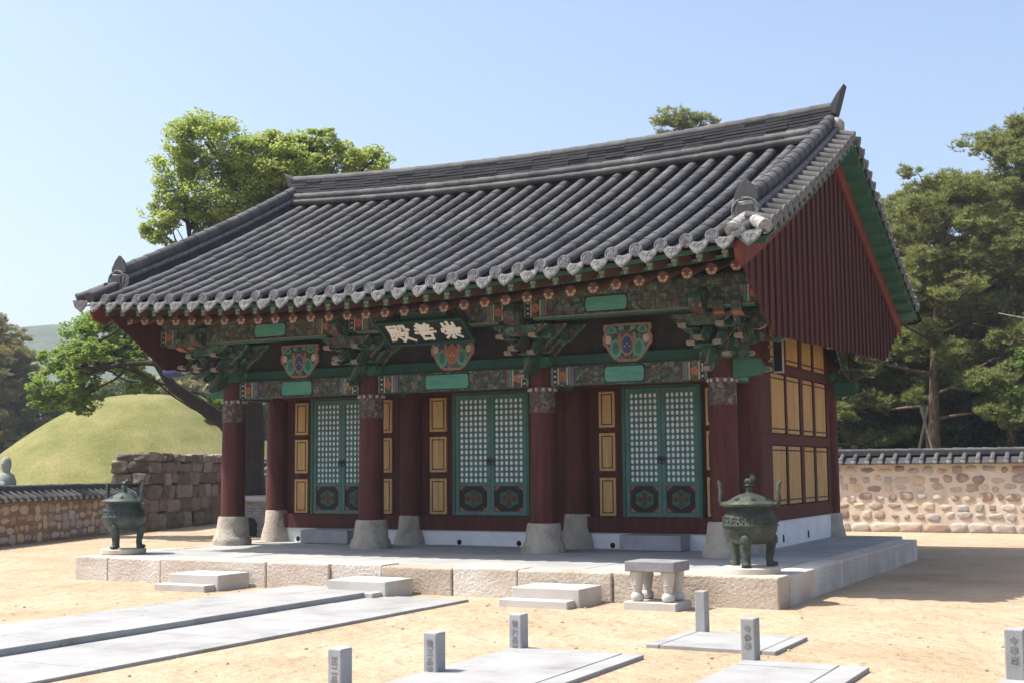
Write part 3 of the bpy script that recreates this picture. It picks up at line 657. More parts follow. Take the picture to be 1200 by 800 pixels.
for sgn in (1, -1): cover_rows(sgn); pan_rows(sgn)
# tile ends along the front eave
e = MB(); e.cyl((0,-.035,0),(0,.03,0), .099, .095, n=18)
e.tube([(.078*math.cos(a), -.038, .078*math.sin(a)) for a in np.linspace(0,2*math.pi,17)], .007, 5)
for k in range(4): e.box(-.045+.024*k, -.033+.024*k, -.042, -.034, -.05, .05)
rend = e.build('round_end_tile', m_tend, roof, loc=(0,0,0), smooth=40)
t_ = MB(); out = []
for k in range(9): u = -1+k/4; out.append((u*.150, .0+.06*u*u))
low = [(.140,-.005),(.125,-.07),(.075,-.145),(0,-.205),(-.075,-.145),(-.125,-.07),(-.140,-.005)]
t_.prism([(a,b_+.0) for a, b_ in out]+low, 'y', -.012, .012, 0)
t_.tube([(a*.84,-.014,b_*.84-.012) for a, b_ in low], .005, 5)
for q in (-1, 1): t_.tube([(q*(.04+.03*math.cos(a)), -.014, -.06+.03*math.sin(a)) for a in np.linspace(0,2*math.pi,9)], .005, 5)
t_.tube([(0,-.014,-.03),(0,-.014,-.16)], .005, 5)
drip = t_.build('drip_tile', m_tend, roof, loc=(0,0,0), smooth=40)
def endrow(sgn, dent=1):
    y0 = YE-.02 if sgn > 0 else 2*YR-YE+.02
    for i, x in enumerate(rows):
        inst(rend, (x, y0, zE(x)-.012), roof, (R(-14)*sgn, random.uniform(-.15,.15), 0 if sgn > 0 else math.pi))
    for i in range(-1, 32):
        x = rows[0]+SP*(i+.5); inst(drip, (x, y0-.03*sgn, zE(x)-.07), roof, (R(-26)*sgn, random.uniform(-.04,.04), random.uniform(-.03,.03)+(0 if sgn > 0 else math.pi)))
endrow(1)
bpy.data.objects.remove(rend); bpy.data.objects.remove(drip)
# rakes: short tiles laid outward, the rake ridge, its end tile, bargeboard and wind boards
for sx, xr_, xe in ((1, 10.86, XR), (-1, -1.076, XL)):
    for sgn in (1, -1):
        b = MB(); n = 19; caps_ = MB()
        for k in range(n):
            y = -2.25+k*(5.35/(n-1)); yy = y if sgn > 0 else 2*YR-y; z = zS(xr_,y)+.06
            r_ = .086; a = Vector((xr_+sx*.06, yy, z+.05)); c = Vector((xe, yy, z-.045))
            b.tube([a, c], [r_*.9, r_], 12); b.tube([c, c+Vector((sx*.025,0,-.005))], [r_*1.06, r_*1.04], 12, 1)
            if k < n-1:
                ym_ = y+.15; yq = ym_ if sgn > 0 else 2*YR-ym_; zz = zS(xr_,ym_)+.0
                b.prism([(yq-.11,zz+.02),(yq+.11,zz+.02),(yq+.075,zz-.10),(yq,zz-.17),(yq-.075,zz-.10)], 'x', xe-.02*sx, xe+.01*sx, 1)
                b.add([(xr_, yq-.13, zz+.03),(xe, yq-.13, zz+.01),(xe, yq+.13, zz+.01),(xr_, yq+.13, zz+.03)], [(0,1,2,3)], 1)
        b.build('rake_tiles', [m_tile, m_tend], roof, smooth=40)
        # rake ridge
        rr = MB(); ys_ = np.linspace(-1.95, YR-.05, 17); pts = lambda h, dx=0: [(xr_+dx, y if sgn > 0 else 2*YR-y, zS(xr_,y)+h) for y in ys_]
        for k in range(16):
            ya, yb_ = ys_[k], ys_[k+1]; q0 = [(w_*.5, h_) for w_, h_ in ((-.24,-.03),(-.24,.12),(-.19,.13),(-.19,.17),(-.25,.18),(-.25,.22),(-.16,.23),(-.16,.30),(.16,.30),(.16,.23),(.25,.22),(.25,.18),(.19,.17),(.19,.13),(.24,.12),(.24,-.03))]
            v = [(xr_+a, (y if sgn > 0 else 2*YR-y), zS(xr_,y)+h_) for y in (ya, yb_) for a, h_ in q0]; nq = len(q0)
            rr.add(v, [(j,(j+1)%nq,nq+(j+1)%nq,nq+j) for j in range(nq)]+[tuple(range(nq))[::-1], tuple(range(nq,2*nq))], 1)
        for k in range(0, 16, 1):                                       # half-round tiles on top and a row along each flank
            p0, p1 = pts(.31)[k], pts(.31)[k+1]; rr.tube([p0,p1], [.125,.112], 12, 0)
        rr.build('rake_ridge', [m_tile, m_dtile], roof, smooth=40)
        fl_ = MB()
        for k in range(16):
            for dx in (-.135, .135):
                p0, p1 = pts(.17, dx)[k], pts(.17, dx)[k+1]; fl_.tube([p0,p1], [.045,.038], 8, 0)
        fl_.build('flank_tiles', m_tend, roof, smooth=40)
        if sgn > 0:
            yf = -1.97; zf = zS(xr_, yf); w = .175                           # end tile of the rake ridge, with plaster and corner tiles below
            mg = MB(); mg.prism([(xr_-w,zf+.26),(xr_+w,zf+.26),(xr_+w*1.0,zf+.36),(xr_+w*.55,zf+.50),(xr_,zf+.60),(xr_-w*.55,zf+.50),(xr_-w,zf+.36)], 'y', yf-.06, yf+.0, 0)
            mg.build('ridge_end_tile', m_dtile, roof, bevel=.01)
            pm_ = MB(); pm_.block((xr_, yf-.03, zf+.10), (.38,.15,.32), 0, 4, 4, .06); pm_.tube([(xr_+.19*math.cos(a), yf-.10, zf+.13+.17*math.sin(a)) for a in np.linspace(0,2*math.pi,15)], .022, 6, 2)
            pm_.box(xr_-.12, xr_+.12, yf-.13, yf-.09, zf+.05, zf+.20, 1); pm_.build('plaster_end', [m_plas, m_dtile, m_tend], roof, smooth=40)
            ct = MB()
            for dx, dy in ((.0,-.72), (sx*.42,-.5)):
                a = Vector((xr_+dx*.1, yf-.08, zf+.02)); c = Vector((xr_+dx, YE-.02+(0 if dx == 0 else .12), zS(xr_, YE)+.03+(0.02 if dx else 0)))
                ct.tube([a, c], [.09,.10], 12, 0); d_ = (c-a).normalized(); ct.tube([c, c+d_*.03], [.107,.104], 14, 0)
            ct.build('corner_tile', m_lime if sx > 0 else m_tile, roof, smooth=40)
            dt = MB(); dt.prism([(xr_+sx*.05,zE(xr_)-.02),(xr_+sx*.42,zE(xr_)+.0),(xr_+sx*.36,zE(xr_)-.13),(xr_+sx*.22,zE(xr_)-.23),(xr_+sx*.1,zE(xr_)-.13)], 'y', YE-.05, YE-.02, 0); dt.build('corner_drip_tile', m_tend, roof)
    # bargeboard, gable eave board, wind board
    xb = 10.86 if sx > 0 else -1.076
    ys_ = list(np.linspace(-2.35, YR, 15)); ys2 = ys_ + [2*YR-y for y in ys_[-2::-1]]
    bb = MB(); up_, lo_ = [(y, zS(xb,y)-.20) for y in ys2], [(y, zS(xb,y)-.56) for y in ys2]
    for k in range(len(ys2)-1): bb.prism([lo_[k], lo_[k+1], up_[k+1], up_[k]], 'x', xb, xb+sx*.055, 0)
    bb.build('bargeboard', m_bright, hall)
    ge = MB()
    for k in range(len(ys2)-1):
        ya, yb_ = ys2[k], ys2[k+1]; x0, x1 = xb+sx*.057, xe-sx*.03
        q = [(ya,zS(xb,ya)-.20),(yb_,zS(xb,yb_)-.20),(yb_,zS(xb,yb_)-.17),(ya,zS(xb,ya)-.17)]; ge.prism(q, 'x', x0, x1, 0)
        ge.prism([(a, b_-.075) for a, b_ in ((ya+.02,q[0][1]+.075-.001),(ya+.09,zS(xb,ya+.09)-.126),(ya+.09,zS(xb,ya+.09)-.201-.0),(ya+.02,zS(xb,ya+.02)-.201))] if False else [(ya+.02,zS(xb,ya+.02)-.27),(ya+.10,zS(xb,ya+.10)-.27),(ya+.10,zS(xb,ya+.10)-.203),(ya+.02,zS(xb,ya+.02)-.203)], 'x', x0+.001*sx, x1-.04*sx, 1)
    ge.build('gable_eave_board', [m_green, m_dgreen], hall)
    fb2 = MB(); z0_ = zS(xb,-2.35); fb2.prism([(-2.35,z0_-.56),(-2.35,z0_-.20),(-2.62,z0_-.24),(-2.66,z0_-.36),(-2.58,z0_-.50)], 'x', xb-.002*sx, xb+sx*.05, 0); fb2.build('bargeboard_tip', m_bright, hall)
    wb = MB(); yl = np.arange(-2.28, 8.93, .165); zb_ = lambda y: np.interp(y, [-2.3,-.80,7.45,8.95], [4.62,3.72,3.94,4.66])
    for k, (ya, yb_) in enumerate(zip(yl, yl[1:])):
        jz = random.uniform(-.012,.012); x0 = xb-sx*.03; x1 = xb-sx*.004-(sx*.006*(k % 2))
        wb.prism([(ya+.003,zb_(ya)+jz),(yb_-.003,zb_(yb_)+jz),(yb_-.003,zS(xb,yb_)-.22),(ya+.003,zS(xb,ya)-.22)], 'x', x0, x1, 0)
        if k % 2 == 0: wb.prism([(ya-.025,zb_(ya)+jz),(ya+.025,zb_(ya)+jz),(ya+.025,zS(xb,ya)-.5),(ya-.025,zS(xb,ya)-.5)], 'x', x1, x1+sx*.028, 0)
    wb.build('wind_board', m_redw, hall)
# main ridge
rg = MB(); xs_ = np.linspace(-1.12, 10.90, 31); zr_ = lambda x: zR(x)+.06
for k in range(30):
    a, c = xs_[k], xs_[k+1]
    for sy in (-1, 1):
        rg.tube([(a,YR+sy*.30,zr_(a)-.09),(c+.02,YR+sy*.30,zr_(c)-.09)], [.072,.064], 10, 0)
        rg.tube([(a,YR+sy*.20,zr_(a)+.05),(c+.02,YR+sy*.20,zr_(c)+.05)], [.092,.082], 10, 0)
    for j in range(6):
        w = .155-.004*j+random.uniform(-.014,.014); h0 = .10+.058*j; dz = random.uniform(-.006,.006); lift = .10*T((a+c)/2)**4
        v = [(x, YR+s_*w, zr_(x)+h0+dz+q) for x in (a, c) for s_, q in ((-1,0),(1,0),(1,.04),(-1,.04))]
        rg.add(v, [(0,4,5,1),(2,6,7,3),(3,7,4,0),(1,5,6,2),(0,1,2,3),(7,6,5,4)], 1)
    v = [(x, YR+s_*.125, zr_(x)+q) for x in (a, c) for s_, q in ((-1,-.28),(1,-.28),(1,.45),(-1,.45))]
    rg.add(v, [(2,6,7,3),(3,7,4,0),(1,5,6,2)], 2)
    rg.tube([(a,YR,zr_(a)+.46),(c+.02,YR,zr_(c)+.46)], [.118,.108], 12, 0)
rg.build('main_ridge', [m_tile, m_dtile, m_hollow], roof, smooth=40)
for x, sx in ((-1.12,-1), (10.90,1)):
    z = zr_(x)
    pe = MB(); pe.block((x+sx*.07, YR, z+.12), (.22,.42,.26), 0, 3, 4, .05); pe.build('ridge_plaster', m_plas, roof, smooth=45)
    hf = .86 if sx > 0 else .66; fi = MB(); fi.prism([(x-sx*.02,z+.34),(x+sx*.08,z+.30),(x+sx*.14,z+.50),(x+sx*.24,z+hf),(x+sx*.10,z+.45+(hf-.45)*.6),(x-sx*.02,z+.50)], 'y', YR-.13, YR+.13, 0); fi.build('ridge_finial', m_dtile, roof, bevel=.02)
# ------------------------------------------------------------------ signboard and loudspeaker
sg = thing('name_board', 'black name board with three white brush characters under the eaves', 'sign', (4.90,-.97,4.11))
tl, n_ = math.atan2(.50, .36), 0
rotm = Matrix.Rotation(math.pi/2-math.atan2(.36,.50), 4, 'X')          # board leans out at the top
def sgb(mb, name, mats, par, **k):
    mb.v = [tuple(rotm @ Vector(v)) for v in mb.v]; return mb.build(name, mats, par, local=True, **k)
b = MB(); b.box(-.80,.80,-.02,.02,-.25,.25); brd = sgb(b, 'board', m_black, sg)
b = MB()
for q in (([(-.80,.25),(.80,.25),(.85,.295),(-.85,.295)]), ([(-.80,-.25),(-.85,-.31),(.85,-.31),(.80,-.25)]), ([(-.80,-.25),(-.80,.25),(-.85,.295),(-.85,-.31)]), ([(.80,-.25),(.85,-.31),(.85,.295),(.80,.25)])):
    b.prism(q, 'y', -.05, .025, 0)
sgb(b, 'frame', m_sgreen, sg)
BR = {'崇': [[(.5,.99),(.5,.74)],[(.27,.90),(.27,.73),(.50,.72),(.74,.74)],[(.74,.92),(.74,.74)],[(.5,.66),(.5,.60)],[(.12,.44),(.16,.57),(.55,.58),(.92,.57),(.82,.45)],[(.34,.44),(.68,.45)],[(.20,.31),(.82,.33)],[(.5,.31),(.5,.03),(.43,.07)],[(.33,.21),(.18,.06)],[(.66,.21),(.84,.06)]],
 '善': [[(.33,.99),(.42,.90)],[(.68,.99),(.58,.90)],[(.22,.86),(.78,.87)],[(.28,.76),(.72,.77)],[(.12,.66),(.88,.67)],[(.5,.86),(.5,.50)],[(.33,.59),(.40,.51)],[(.67,.59),(.59,.51)],[(.06,.46),(.94,.48)],[(.28,.36),(.31,.05)],[(.28,.36),(.74,.37),(.69,.05)],[(.31,.08),(.69,.08)]],
 '殿': [[(.12,.93),(.50,.94),(.49,.76)],[(.14,.76),(.50,.77)],[(.12,.93),(.11,.45),(.01,.08)],[(.17,.60),(.54,.61)],[(.26,.69),(.26,.38)],[(.43,.69),(.43,.38)],[(.13,.37),(.57,.39)],[(.27,.29),(.15,.12)],[(.42,.29),(.53,.15)],[(.67,.93),(.66,.74),(.58,.62)],[(.67,.93),(.86,.94),(.86,.72),(.99,.70)],[(.60,.52),(.87,.53),(.75,.25),(.55,.03)],[(.63,.43),(.80,.20),(1.06,.02)]]}
for ch, ox, oz in (('殿', -.73, -.20), ('善', -.21, -.20), ('崇', .29, -.20)):
    b = MB(); sx_, sz_ = .43, .40
    for k, st_ in enumerate(BR[ch]):
        w = .026*random.uniform(.85,1.2); yy = -.0205-.0006*k; pts_ = [(ox+a*sx_, oz+c*sz_) for a, c in st_]
        for (ax_, az_), (bx_, bz_) in zip(pts_, pts_[1:]):
            L_ = math.hypot(bx_-ax_, bz_-az_); nx_, nz_ = -(bz_-az_)/L_*w, (bx_-ax_)/L_*w
            b.prism([(ax_+nx_,az_+nz_),(ax_-nx_,az_-nz_),(bx_-nx_*.8,bz_-nz_*.8),(bx_+nx_*.8,bz_+nz_*.8)], 'y', -.0205, yy-.006, 0)
        for i_, (ax_, az_) in enumerate(pts_): b.prism([(ax_+w*1.12*math.cos(t), az_+w*1.12*math.sin(t)) for t in np.linspace(0,2*math.pi,11)[:-1]], 'y', -.0206, yy-.0064-.0001*i_, 0)
    sgb(b, 'character', m_cream2, brd)
sp = thing('loudspeaker', 'slim black column loudspeaker in a pale frame on the gable wall', 'loudspeaker', (10.13, 2.02, 3.70), R(10))
b = MB(); b.box(-.085,.085,-.07,.08,-.33,.33); b.build('cabinet', m_metal, sp, local=True, bevel=.008)
b = MB(); b.box(-.066,.066,-.082,-.0701,-.305,.305); b.build('grille', m_grille, sp, local=True)
b = MB(); b.box(-.17,-.085,.0,.03,.10,.14); b.box(-.17,-.085,.0,.03,-.14,-.10); b.build('wall_bracket', m_metal, sp, local=True)
# ------------------------------------------------------------------ censers, offering table, rank stones
def censer(loc, rot, lab, mat, scale=1.0):
    pl_ = MB(); pl_.lathe([(.385*scale,-.001),(.40*scale,.015),(.40*scale,.075),(.385*scale,.088)], 40, (loc[0],loc[1],TZ-.004)); 
    tag(pl_.build('stone_plinth', m_discs, None, (loc[0],loc[1],TZ), smooth=40), 'round stone plinth under the '+('big green' if mat is m_bronze else 'small dark')+' censer', 'plinth', 'censer plinths')
    t = thing('bronze_censer', lab, 'censer', (loc[0],loc[1],TZ+.085), rot, 'bronze censers at the terrace corners'); s = scale
    b = MB(); b.lathe([(a*s,z*s) for a, z in ((.08,.30),(.22,.315),(.315,.38),(.362,.48),(.372,.545),(.386,.552),(.386,.575),(.372,.583),(.362,.655),(.325,.73),(.292,.775),(.288,.80),(.36,.82),(.40,.825),(.405,.845),(.36,.85),(.30,.84))], 40)
    for k in range(28):
        a = 2*math.pi*k/28; b.block((.372*s*math.cos(a), .372*s*math.sin(a), .605*s), (.03*s,.03*s,.024*s), a, 2.2, 2, 0)
    for k in range(22):
        a = 2*math.pi*k/22; q = [(.368+.002*math.sin(t))*s for t in (0,)][0]
        b.tube([(q*math.cos(a+.09*math.cos(t)), q*math.sin(a+.09*math.cos(t)), (.655+.026*math.sin(t))*s) for t in np.linspace(0,5.2,8)], .007*s, 5)
    bd = b.build('body', mat, t, local=True, smooth=35)
    l = MB(); l.lathe([(a*s,z*s) for a, z in ((.395,.852),(.38,.868),(.29,.895),(.21,.945),(.12,.985),(.05,1.0),(.045,1.02))], 32)
    for k in range(7):
        a = 2*math.pi*k/7; l.disc((.262*s*math.cos(a), .262*s*math.sin(a), .922*s), .032*s, (math.cos(a)*.55,math.sin(a)*.55,.83), 8, 1, 1)
    ld = l.build('lid', [mat, m_hollow], t, local=True, smooth=35)
    kb = MB(); kb.lathe([(a*s,z*s) for a, z in ((.03,1.01),(.045,1.05),(.035,1.09),(.06,1.10),(.055,1.13))], 14)
    kb.block((0,0,1.16*s), (.13*s,.09*s,.08*s), 0, 2.5, 4, .1); kb.block((.06*s,0,1.20*s), (.08*s,.075*s,.08*s), 0, 2.5, 3, .1)
    for q in (-.03,.03): kb.block((.05*s,q*s,1.245*s), (.02*s,.02*s,.035*s), 0, 2.2, 2, 0)
    kb.build('knob', mat, ld, local=True, smooth=50)
    for sx in (-1, 1):
        h = MB(); h.tube([(sx*.34*s,.0,.83*s),(sx*.43*s,0,.85*s),(sx*.445*s,0,.90*s),(sx*.435*s,0,1.02*s),(sx*.45*s,0,1.12*s),(sx*.475*s,0,1.17*s)], [.035*s,.038*s,.036*s,.030*s,.034*s,.02*s], 8)
        h.build('handle', mat, t, local=True, smooth=50)
    for k in range(3):
        a = R(-75+120*k); c_, s_ = math.cos(a), math.sin(a); g_ = MB()
        g_.tube([(c_*r_*s, s_*r_*s, z*s) for r_, z in ((.27,.44),(.30,.36),(.285,.24),(.265,.12),(.275,.05),(.29,.0))], [q*s for q in (.07,.085,.062,.052,.055,.07)], 12)
        g_.block((c_*.31*s, s_*.31*s, .035*s), (.15*s,.12*s,.07*s), a, 2.6, 3, .06)
        g_.block((c_*.355*s, s_*.355*s, .37*s), (.06*s,.13*s,.12*s), a, 2.4, 4, .15)
        g_.build('leg', mat, t, local=True, smooth=50)
    return t
censer((11.07,-2.93), R(-10), 'big green bronze three-legged censer with domed lid on the terrace corner', m_bronze, .955)
censer((-.03,-2.82), R(-4), 'smaller dark bronze three-legged censer before the low brown stone wall', m_bronzed, .95)
tb = thing('stone_offering_table', 'small stone offering table on four stumpy carved legs before the terrace', 'table', (10.18,-4.02,0), R(-2)); tb.scale = (.87,.87,.87)
b = MB(); b.box(-.405,.405,-.31,.31,-.02,.115); b.build('base_slab', m_step, tb, local=True, bevel=.012)
b = MB(); b.box(-.385,.385,-.30,.30,.545,.69); b.build('table_top', m_dgran, tb, local=True, bevel=.01)
for sx in (-1, 1):
    for sy in (-1, 1):
        b = MB(); b.lathe([(.055,.115),(.085,.13),(.098,.17),(.09,.215),(.062,.245),(.072,.30),(.085,.38),(.098,.47),(.10,.5445)], 18, (sx*.24, sy*.18, 0), wob=.02)
        for k in range(3): b.tube([(sx*.24+.082*math.cos(a), sy*.18+.082*math.sin(a), .36+.03*k) for a in np.linspace(R(215),R(325),7)], .006, 5)
        b.build('leg', m_step, tb, local=True, smooth=45)
def glyphs(txt, size, depth=.003):
    out = []
    for k, ch in enumerate(txt):
        cu = bpy.data.curves.new('tmp', 'FONT'); cu.body = ch; cu.size = size; cu.extrude = depth; cu.align_x = 'CENTER'; cu.offset = .0012; cu.resolution_u = 2
        o = bpy.data.objects.new('tmp', cu); COL.objects.link(o); d = bpy.context.evaluated_depsgraph_get()
        me = bpy.data.meshes.new_from_object(o.evaluated_get(d)); bpy.data.objects.remove(o)
        me.transform(Matrix.Translation((0,0,-k*size*1.12)) @ Matrix.Rotation(R(90),4,'X')); out.append(me)
    return out
def rank_stone(x, y, h, txt, lab, w=.135, d=.155, z0=.04):
    t = thing('rank_stone', lab, 'marker stone', (x,y,z0), R(-1), 'short stone rank markers along the path'); b = MB()
    b.box(-w/2,w/2,-d/2,d/2,-.08,h); b.build('post', m_path if x > 11 else m_greyg, t, local=True, bevel=.012)
    if txt:
        for k, me in enumerate(glyphs(txt, .068)):
            me.transform(Matrix.Translation((0,-d/2-.0002,h-.115))); me.materials.clear(); me.materials.append(m_letter)
            o = bpy.data.objects.new('carved_character', me); COL.objects.link(o); o.parent = t
    return t
rank_stone(10.10, -10.83, .355, '正二品', 'short grey rank stone cut off by the bottom edge, before the wide sand area', z0=.0)
rank_stone(10.33, -9.75, .37, '從三品官', 'short grey rank stone beside the left border of the long slab, halfway along it', z0=.0)
rank_stone(10.33, -8.16, .365, '從六品郎', 'short grey rank stone at the far left corner of the long slab', z0=.0)
rank_stone(11.53, -6.22, .42, '', 'short blank pale rank stone on the small square slab by the offering table', w=.115, d=.14)
rank_stone(12.60, -8.00, .37, '令參奉', 'short pale rank stone at the head of the slab below the big green censer')
rank_stone(14.86, -8.14, .40, '令奉席', 'short pale rank stone by the right edge of the yard, alone on the sand', w=.15)
# ------------------------------------------------------------------ walls
def tiled_wall(p0, p1, h, th, lab, mats, rows_, name='courtyard_wall', base_course=False, sp=.36, cap=.30):
    p0, p1 = Vector((*p0,0)), Vector((*p1,0)); d = p1-p0; Ln = d.length; ang = math.atan2(d.y, d.x)
    t = thing(name, lab, 'wall', p0, ang)                              # local x along the wall, -y the yard side
    hw = h-cap-.06
    b = MB(); b.box(0, Ln, -th/2, th/2, -.1, hw); b.build('mortar_body', mats[0], t, local=True)
    s = MB(); z = .02
    if base_course:
        x = 0
        while x < Ln-.2:
            w = random.uniform(.4,.75); s.block((x+w/2, -th/2+.035, .11+random.uniform(-.03,.02)), (w-.03,.2,.28), 0, 3.6, 5, .07); x += w
        z = .32
    rh = (hw-z-.04)/rows_
    for r_ in range(rows_):
        x = random.uniform(0,.2)
        while x < Ln-.15:
            w = random.uniform(.16,.40)*(1.0 if base_course else 1.1); hh = min(rh*random.uniform(.48,1.08), w*.95)
            s.block((x+w/2, -th/2+.012, z+rh*(r_+.5)+random.uniform(-.05,.05)), (w,.085,hh), 0, random.uniform(2.1,3.4), 5, .10); x += w+random.uniform(.05,.16 if base_course else .06)
    s.build('stonework', m_peb, t, local=True, smooth=60)
    c = MB(); hd = th/2+.20; ze = hw+.02; zt = h-.10
    for sy in (-1, 1): c.add([(0,sy*hd,ze),(Ln,sy*hd,ze),(Ln,0,zt-.02),(0,0,zt-.02)], [(0,1,2,3) if sy < 0 else (3,2,1,0)], 1); c.add([(0,sy*hd,ze-.03),(Ln,sy*hd,ze-.03),(Ln,0,ze-.03),(0,0,ze-.03)], [(3,2,1,0)], 1); c.add([(0,sy*hd,ze-.03),(Ln,sy*hd,ze-.03),(Ln,sy*hd,ze),(0,sy*hd,ze)], [(0,1,2,3)], 1)
    n = int(Ln/sp)
    for k in range(n):
        x = (k+.5)*sp
        for sy in (-1, 1): c.tube([(x,sy*(hd+.03),ze+.045),(x,0,zt+.03)], [.07,.065], 8, 0)
        c.disc((x,-(hd+.034),ze+.045), .072, (0,-1,-.1), 12, 2); c.block((x,-(hd+.03),ze+.045), (.13,.05,.13), 0, 2.2, 3, .04, 2)
    c.build('tile_coping', [m_tile, m_dtile, mats[1]], t, local=True, smooth=40)
    g_ = MB(); x = 0
    for j in range(3): g_.box(0, Ln, -.13+.01*j, .13-.01*j, zt-.02+j*.045, zt+.02+j*.045, 1)
    while x < Ln-.1: g_.tube([(x,0,h-.015+random.uniform(-.006,.006)),(min(x+.40,Ln),0,h-.02+random.uniform(-.006,.006))], [.085,.075], 8, 0); x += .38
    g_.build('ridge_tiles', [m_tile, m_dtile], t, local=True, smooth=40); return t
tiled_wall((-14, 16.75), (34, 16.95), 2.20, .5, 'pale mortared stone wall with dark tile coping under the pines', (m_mortar, m_plas), 6, base_course=True)
wd = Vector((-.345, .939)); a_ = Vector((-9.524, 2.795)); p_far = a_+wd*7.9; p_near = a_-wd*26
tiled_wall((p_far.x-.25, p_far.y), (p_near.x-.25, p_near.y), 1.40, .45, 'low brown stone wall with dark tile coping below the grass mound', (m_mortarb, m_plas), 4) if False else \
tiled_wall((p_near.x-.25, p_near.y), (p_far.x-.25, p_far.y), 1.42, .45, 'low brown stone wall with dark tile coping below the grass mound', (m_mortarb, m_plas), 4)
# rubble wall: continues the low wall, higher
rwt = thing('rubble_wall', 'tall thick dry-laid wall of rough brown stones behind the dark censer', 'wall', (-11.67-.939*.87, 10.3-.345*.87, 0), math.atan2(wd.y, wd.x))
core = MB(); core.box(.15, 8.6, -.55, .25, -.1, 2.15); core.build('core', m_dark, rwt, local=True)
rs = MB()
z = 0; 
for hrow in (.52,.46,.42,.38,.34,.26):
    x = random.uniform(-.1,.05)
    while x < 8.6:                                                     # the face towards the yard
        w = random.uniform(.45,1.0); rs.block((x+w/2, -.62+random.uniform(-.06,.06), z+hrow/2+random.uniform(-.04,.04)), (w*1.05,.5,hrow*random.uniform(.9,1.2)), random.uniform(-.10,.10), 6, 6, .045, 0, random.uniform(-.1,.1)); x += w
    y = -.75
    while y < .25:                                                     # the end
        w = random.uniform(.4,.75); rs.block((.12+random.uniform(-.06,.06), y+w/2, z+hrow/2+random.uniform(-.03,.03)), (.5,w*1.05,hrow*random.uniform(.9,1.2)), random.uniform(-.10,.10), 6, 6, .045); y += w
    z += hrow*.99
for k in range(26): rs.block((random.uniform(0,8.6), random.uniform(-.6,.2), 2.22+random.uniform(-.04,.05)), (random.uniform(.4,.8),random.uniform(.3,.5),.25), random.uniform(0,3), 3, 4, .08)
rs.build('stonework', m_rub, rwt, local=True, smooth=22)
# little grey brick kiln between the columns
kn = thing('brick_kiln', 'little grey brick kiln with an arched black opening, seen between red columns', 'kiln', (-6.72, 9.1, 0), R(18))
b = MB()
for j in range(11):
    for k in range(6):
        o_ = (.5 if j % 2 else 0); x0 = -.55+(k-o_*.5)*.21; 
        if j < 6 and -.20 < x0+.1 < .14: continue
        b.box(x0, x0+.2, -.4+random.uniform(-.01,.01), -.28, .02+j*.085, .095+j*.085)
b.box(-.60,.66,-.375,.4,0,.95); b.build('brickwork', m_brick, kn, local=True, bevel=.008)
b = MB(); b.prism([(-.21,0),(.16,0),(.16,.36),(.09,.48),(-.02,.52),(-.13,.48),(-.21,.36)], 'y', -.425, -.30, 0); b.build('opening', m_hollow, kn, local=True)  # solid black panel: the dark of the arched mouth put into colour
b = MB(); b.block((0,0,1.02), (1.5,1.0,.18), 0, 4, 4, .03); b.build('cap_slab', m_greyg, kn, local=True, smooth=40)
fe_ = thing('rail_fence', 'short wooden rail fence behind the little brick kiln', 'fence', (-6.3, 11.2, 0), R(20))
for k in range(4): b = MB(); b.cyl((-1.5+k,0,0),(-1.5+k,0,1.75), .05, n=8); b.build('post', m_pole, fe_, local=True)
for z in (1.32, 1.68): b = MB(); b.cyl((-1.7,-.05,z),(1.7,-.05,z+.02), .035, n=8); b.build('rail', m_pole, fe_, local=True)
# stone statue behind the low wall
st = MB(); st.lathe([(.27,0),(.27,.15),(.23,.4),(.25,.9),(.27,1.3),(.255,1.58),(.2,1.74),(.105,1.80),(.10,1.86),(.125,1.92),(.135,2.02),(.12,2.12),(.08,2.19),(.03,2.21)], 20, (0,0,0), wob=.03)
st.block((.05,-.2,1.45), (.36,.16,.26), 0, 2.5, 4, .08); st.block((0,-.12,2.02), (.04,.06,.08), 0, 2.2, 2, .05)
tag(st.build('stone_statue', m_statue, None, (-10.85,4.12,0), smooth=50, local=True), 'grey stone guardian statue whose head rises over the low brown wall', 'statue').location = (-10.95,4.15,0)
# ------------------------------------------------------------------ burial mound and hill
mo = MB(); cx_, cy_ = -28.2, 27.4; nr, na = 26, 72
prof = [(0,5.55),(.10,5.52),(.2,5.38),(.32,5.0),(.45,4.3),(.58,3.42),(.70,2.5),(.82,1.6),(.92,.8),(1.0,.25),(1.12,.0)]
vv = []
for i in range(nr+1):
    r_ = i/nr*1.12; z = np.interp(r_, [p for p, _ in prof], [q for _, q in prof])
    for j in range(na): t = 2*math.pi*j/na; vv.append((cx_+math.cos(t)*r_*9.6, cy_+math.sin(t)*r_*9.6, z+.02*math.sin(5*t+r_*9)))
mo.add(vv, [(i*na+j, (i+1)*na+j, (i+1)*na+(j+1)%na, i*na+(j+1)%na) for i in range(nr) for j in range(na)])
tag(mo.build('grass_mound', m_grass, smooth=60), kind='structure')
hl = MB(); nh, mh = 90, 14; vv = []
for i in range(nh+1):
    a = -720+i*1080/nh
    for j in range(mh+1):
        q = j/mh; y = 300+q*330; top = 67+6*math.sin(a*.011+1.2)+4*math.sin(a*.031)+2.2*math.sin(a*.083+2)
        z = top*math.sin(math.pi*min(1,q*1.0))**.8*(1 if a < 0 else max(.1,1-a/380))+random.uniform(-1,1)*(1.6 if 0 < j < mh else 0)
        vv.append((a-60, y+a*.25+60, z if 0 < j < mh else -1))
hl.add(vv, [(i*(mh+1)+j, (i+1)*(mh+1)+j, (i+1)*(mh+1)+j+1, i*(mh+1)+j+1) for i in range(nh) for j in range(mh)])
tag(hl.build('wooded_hill', m_hill, smooth=60), kind='structure')
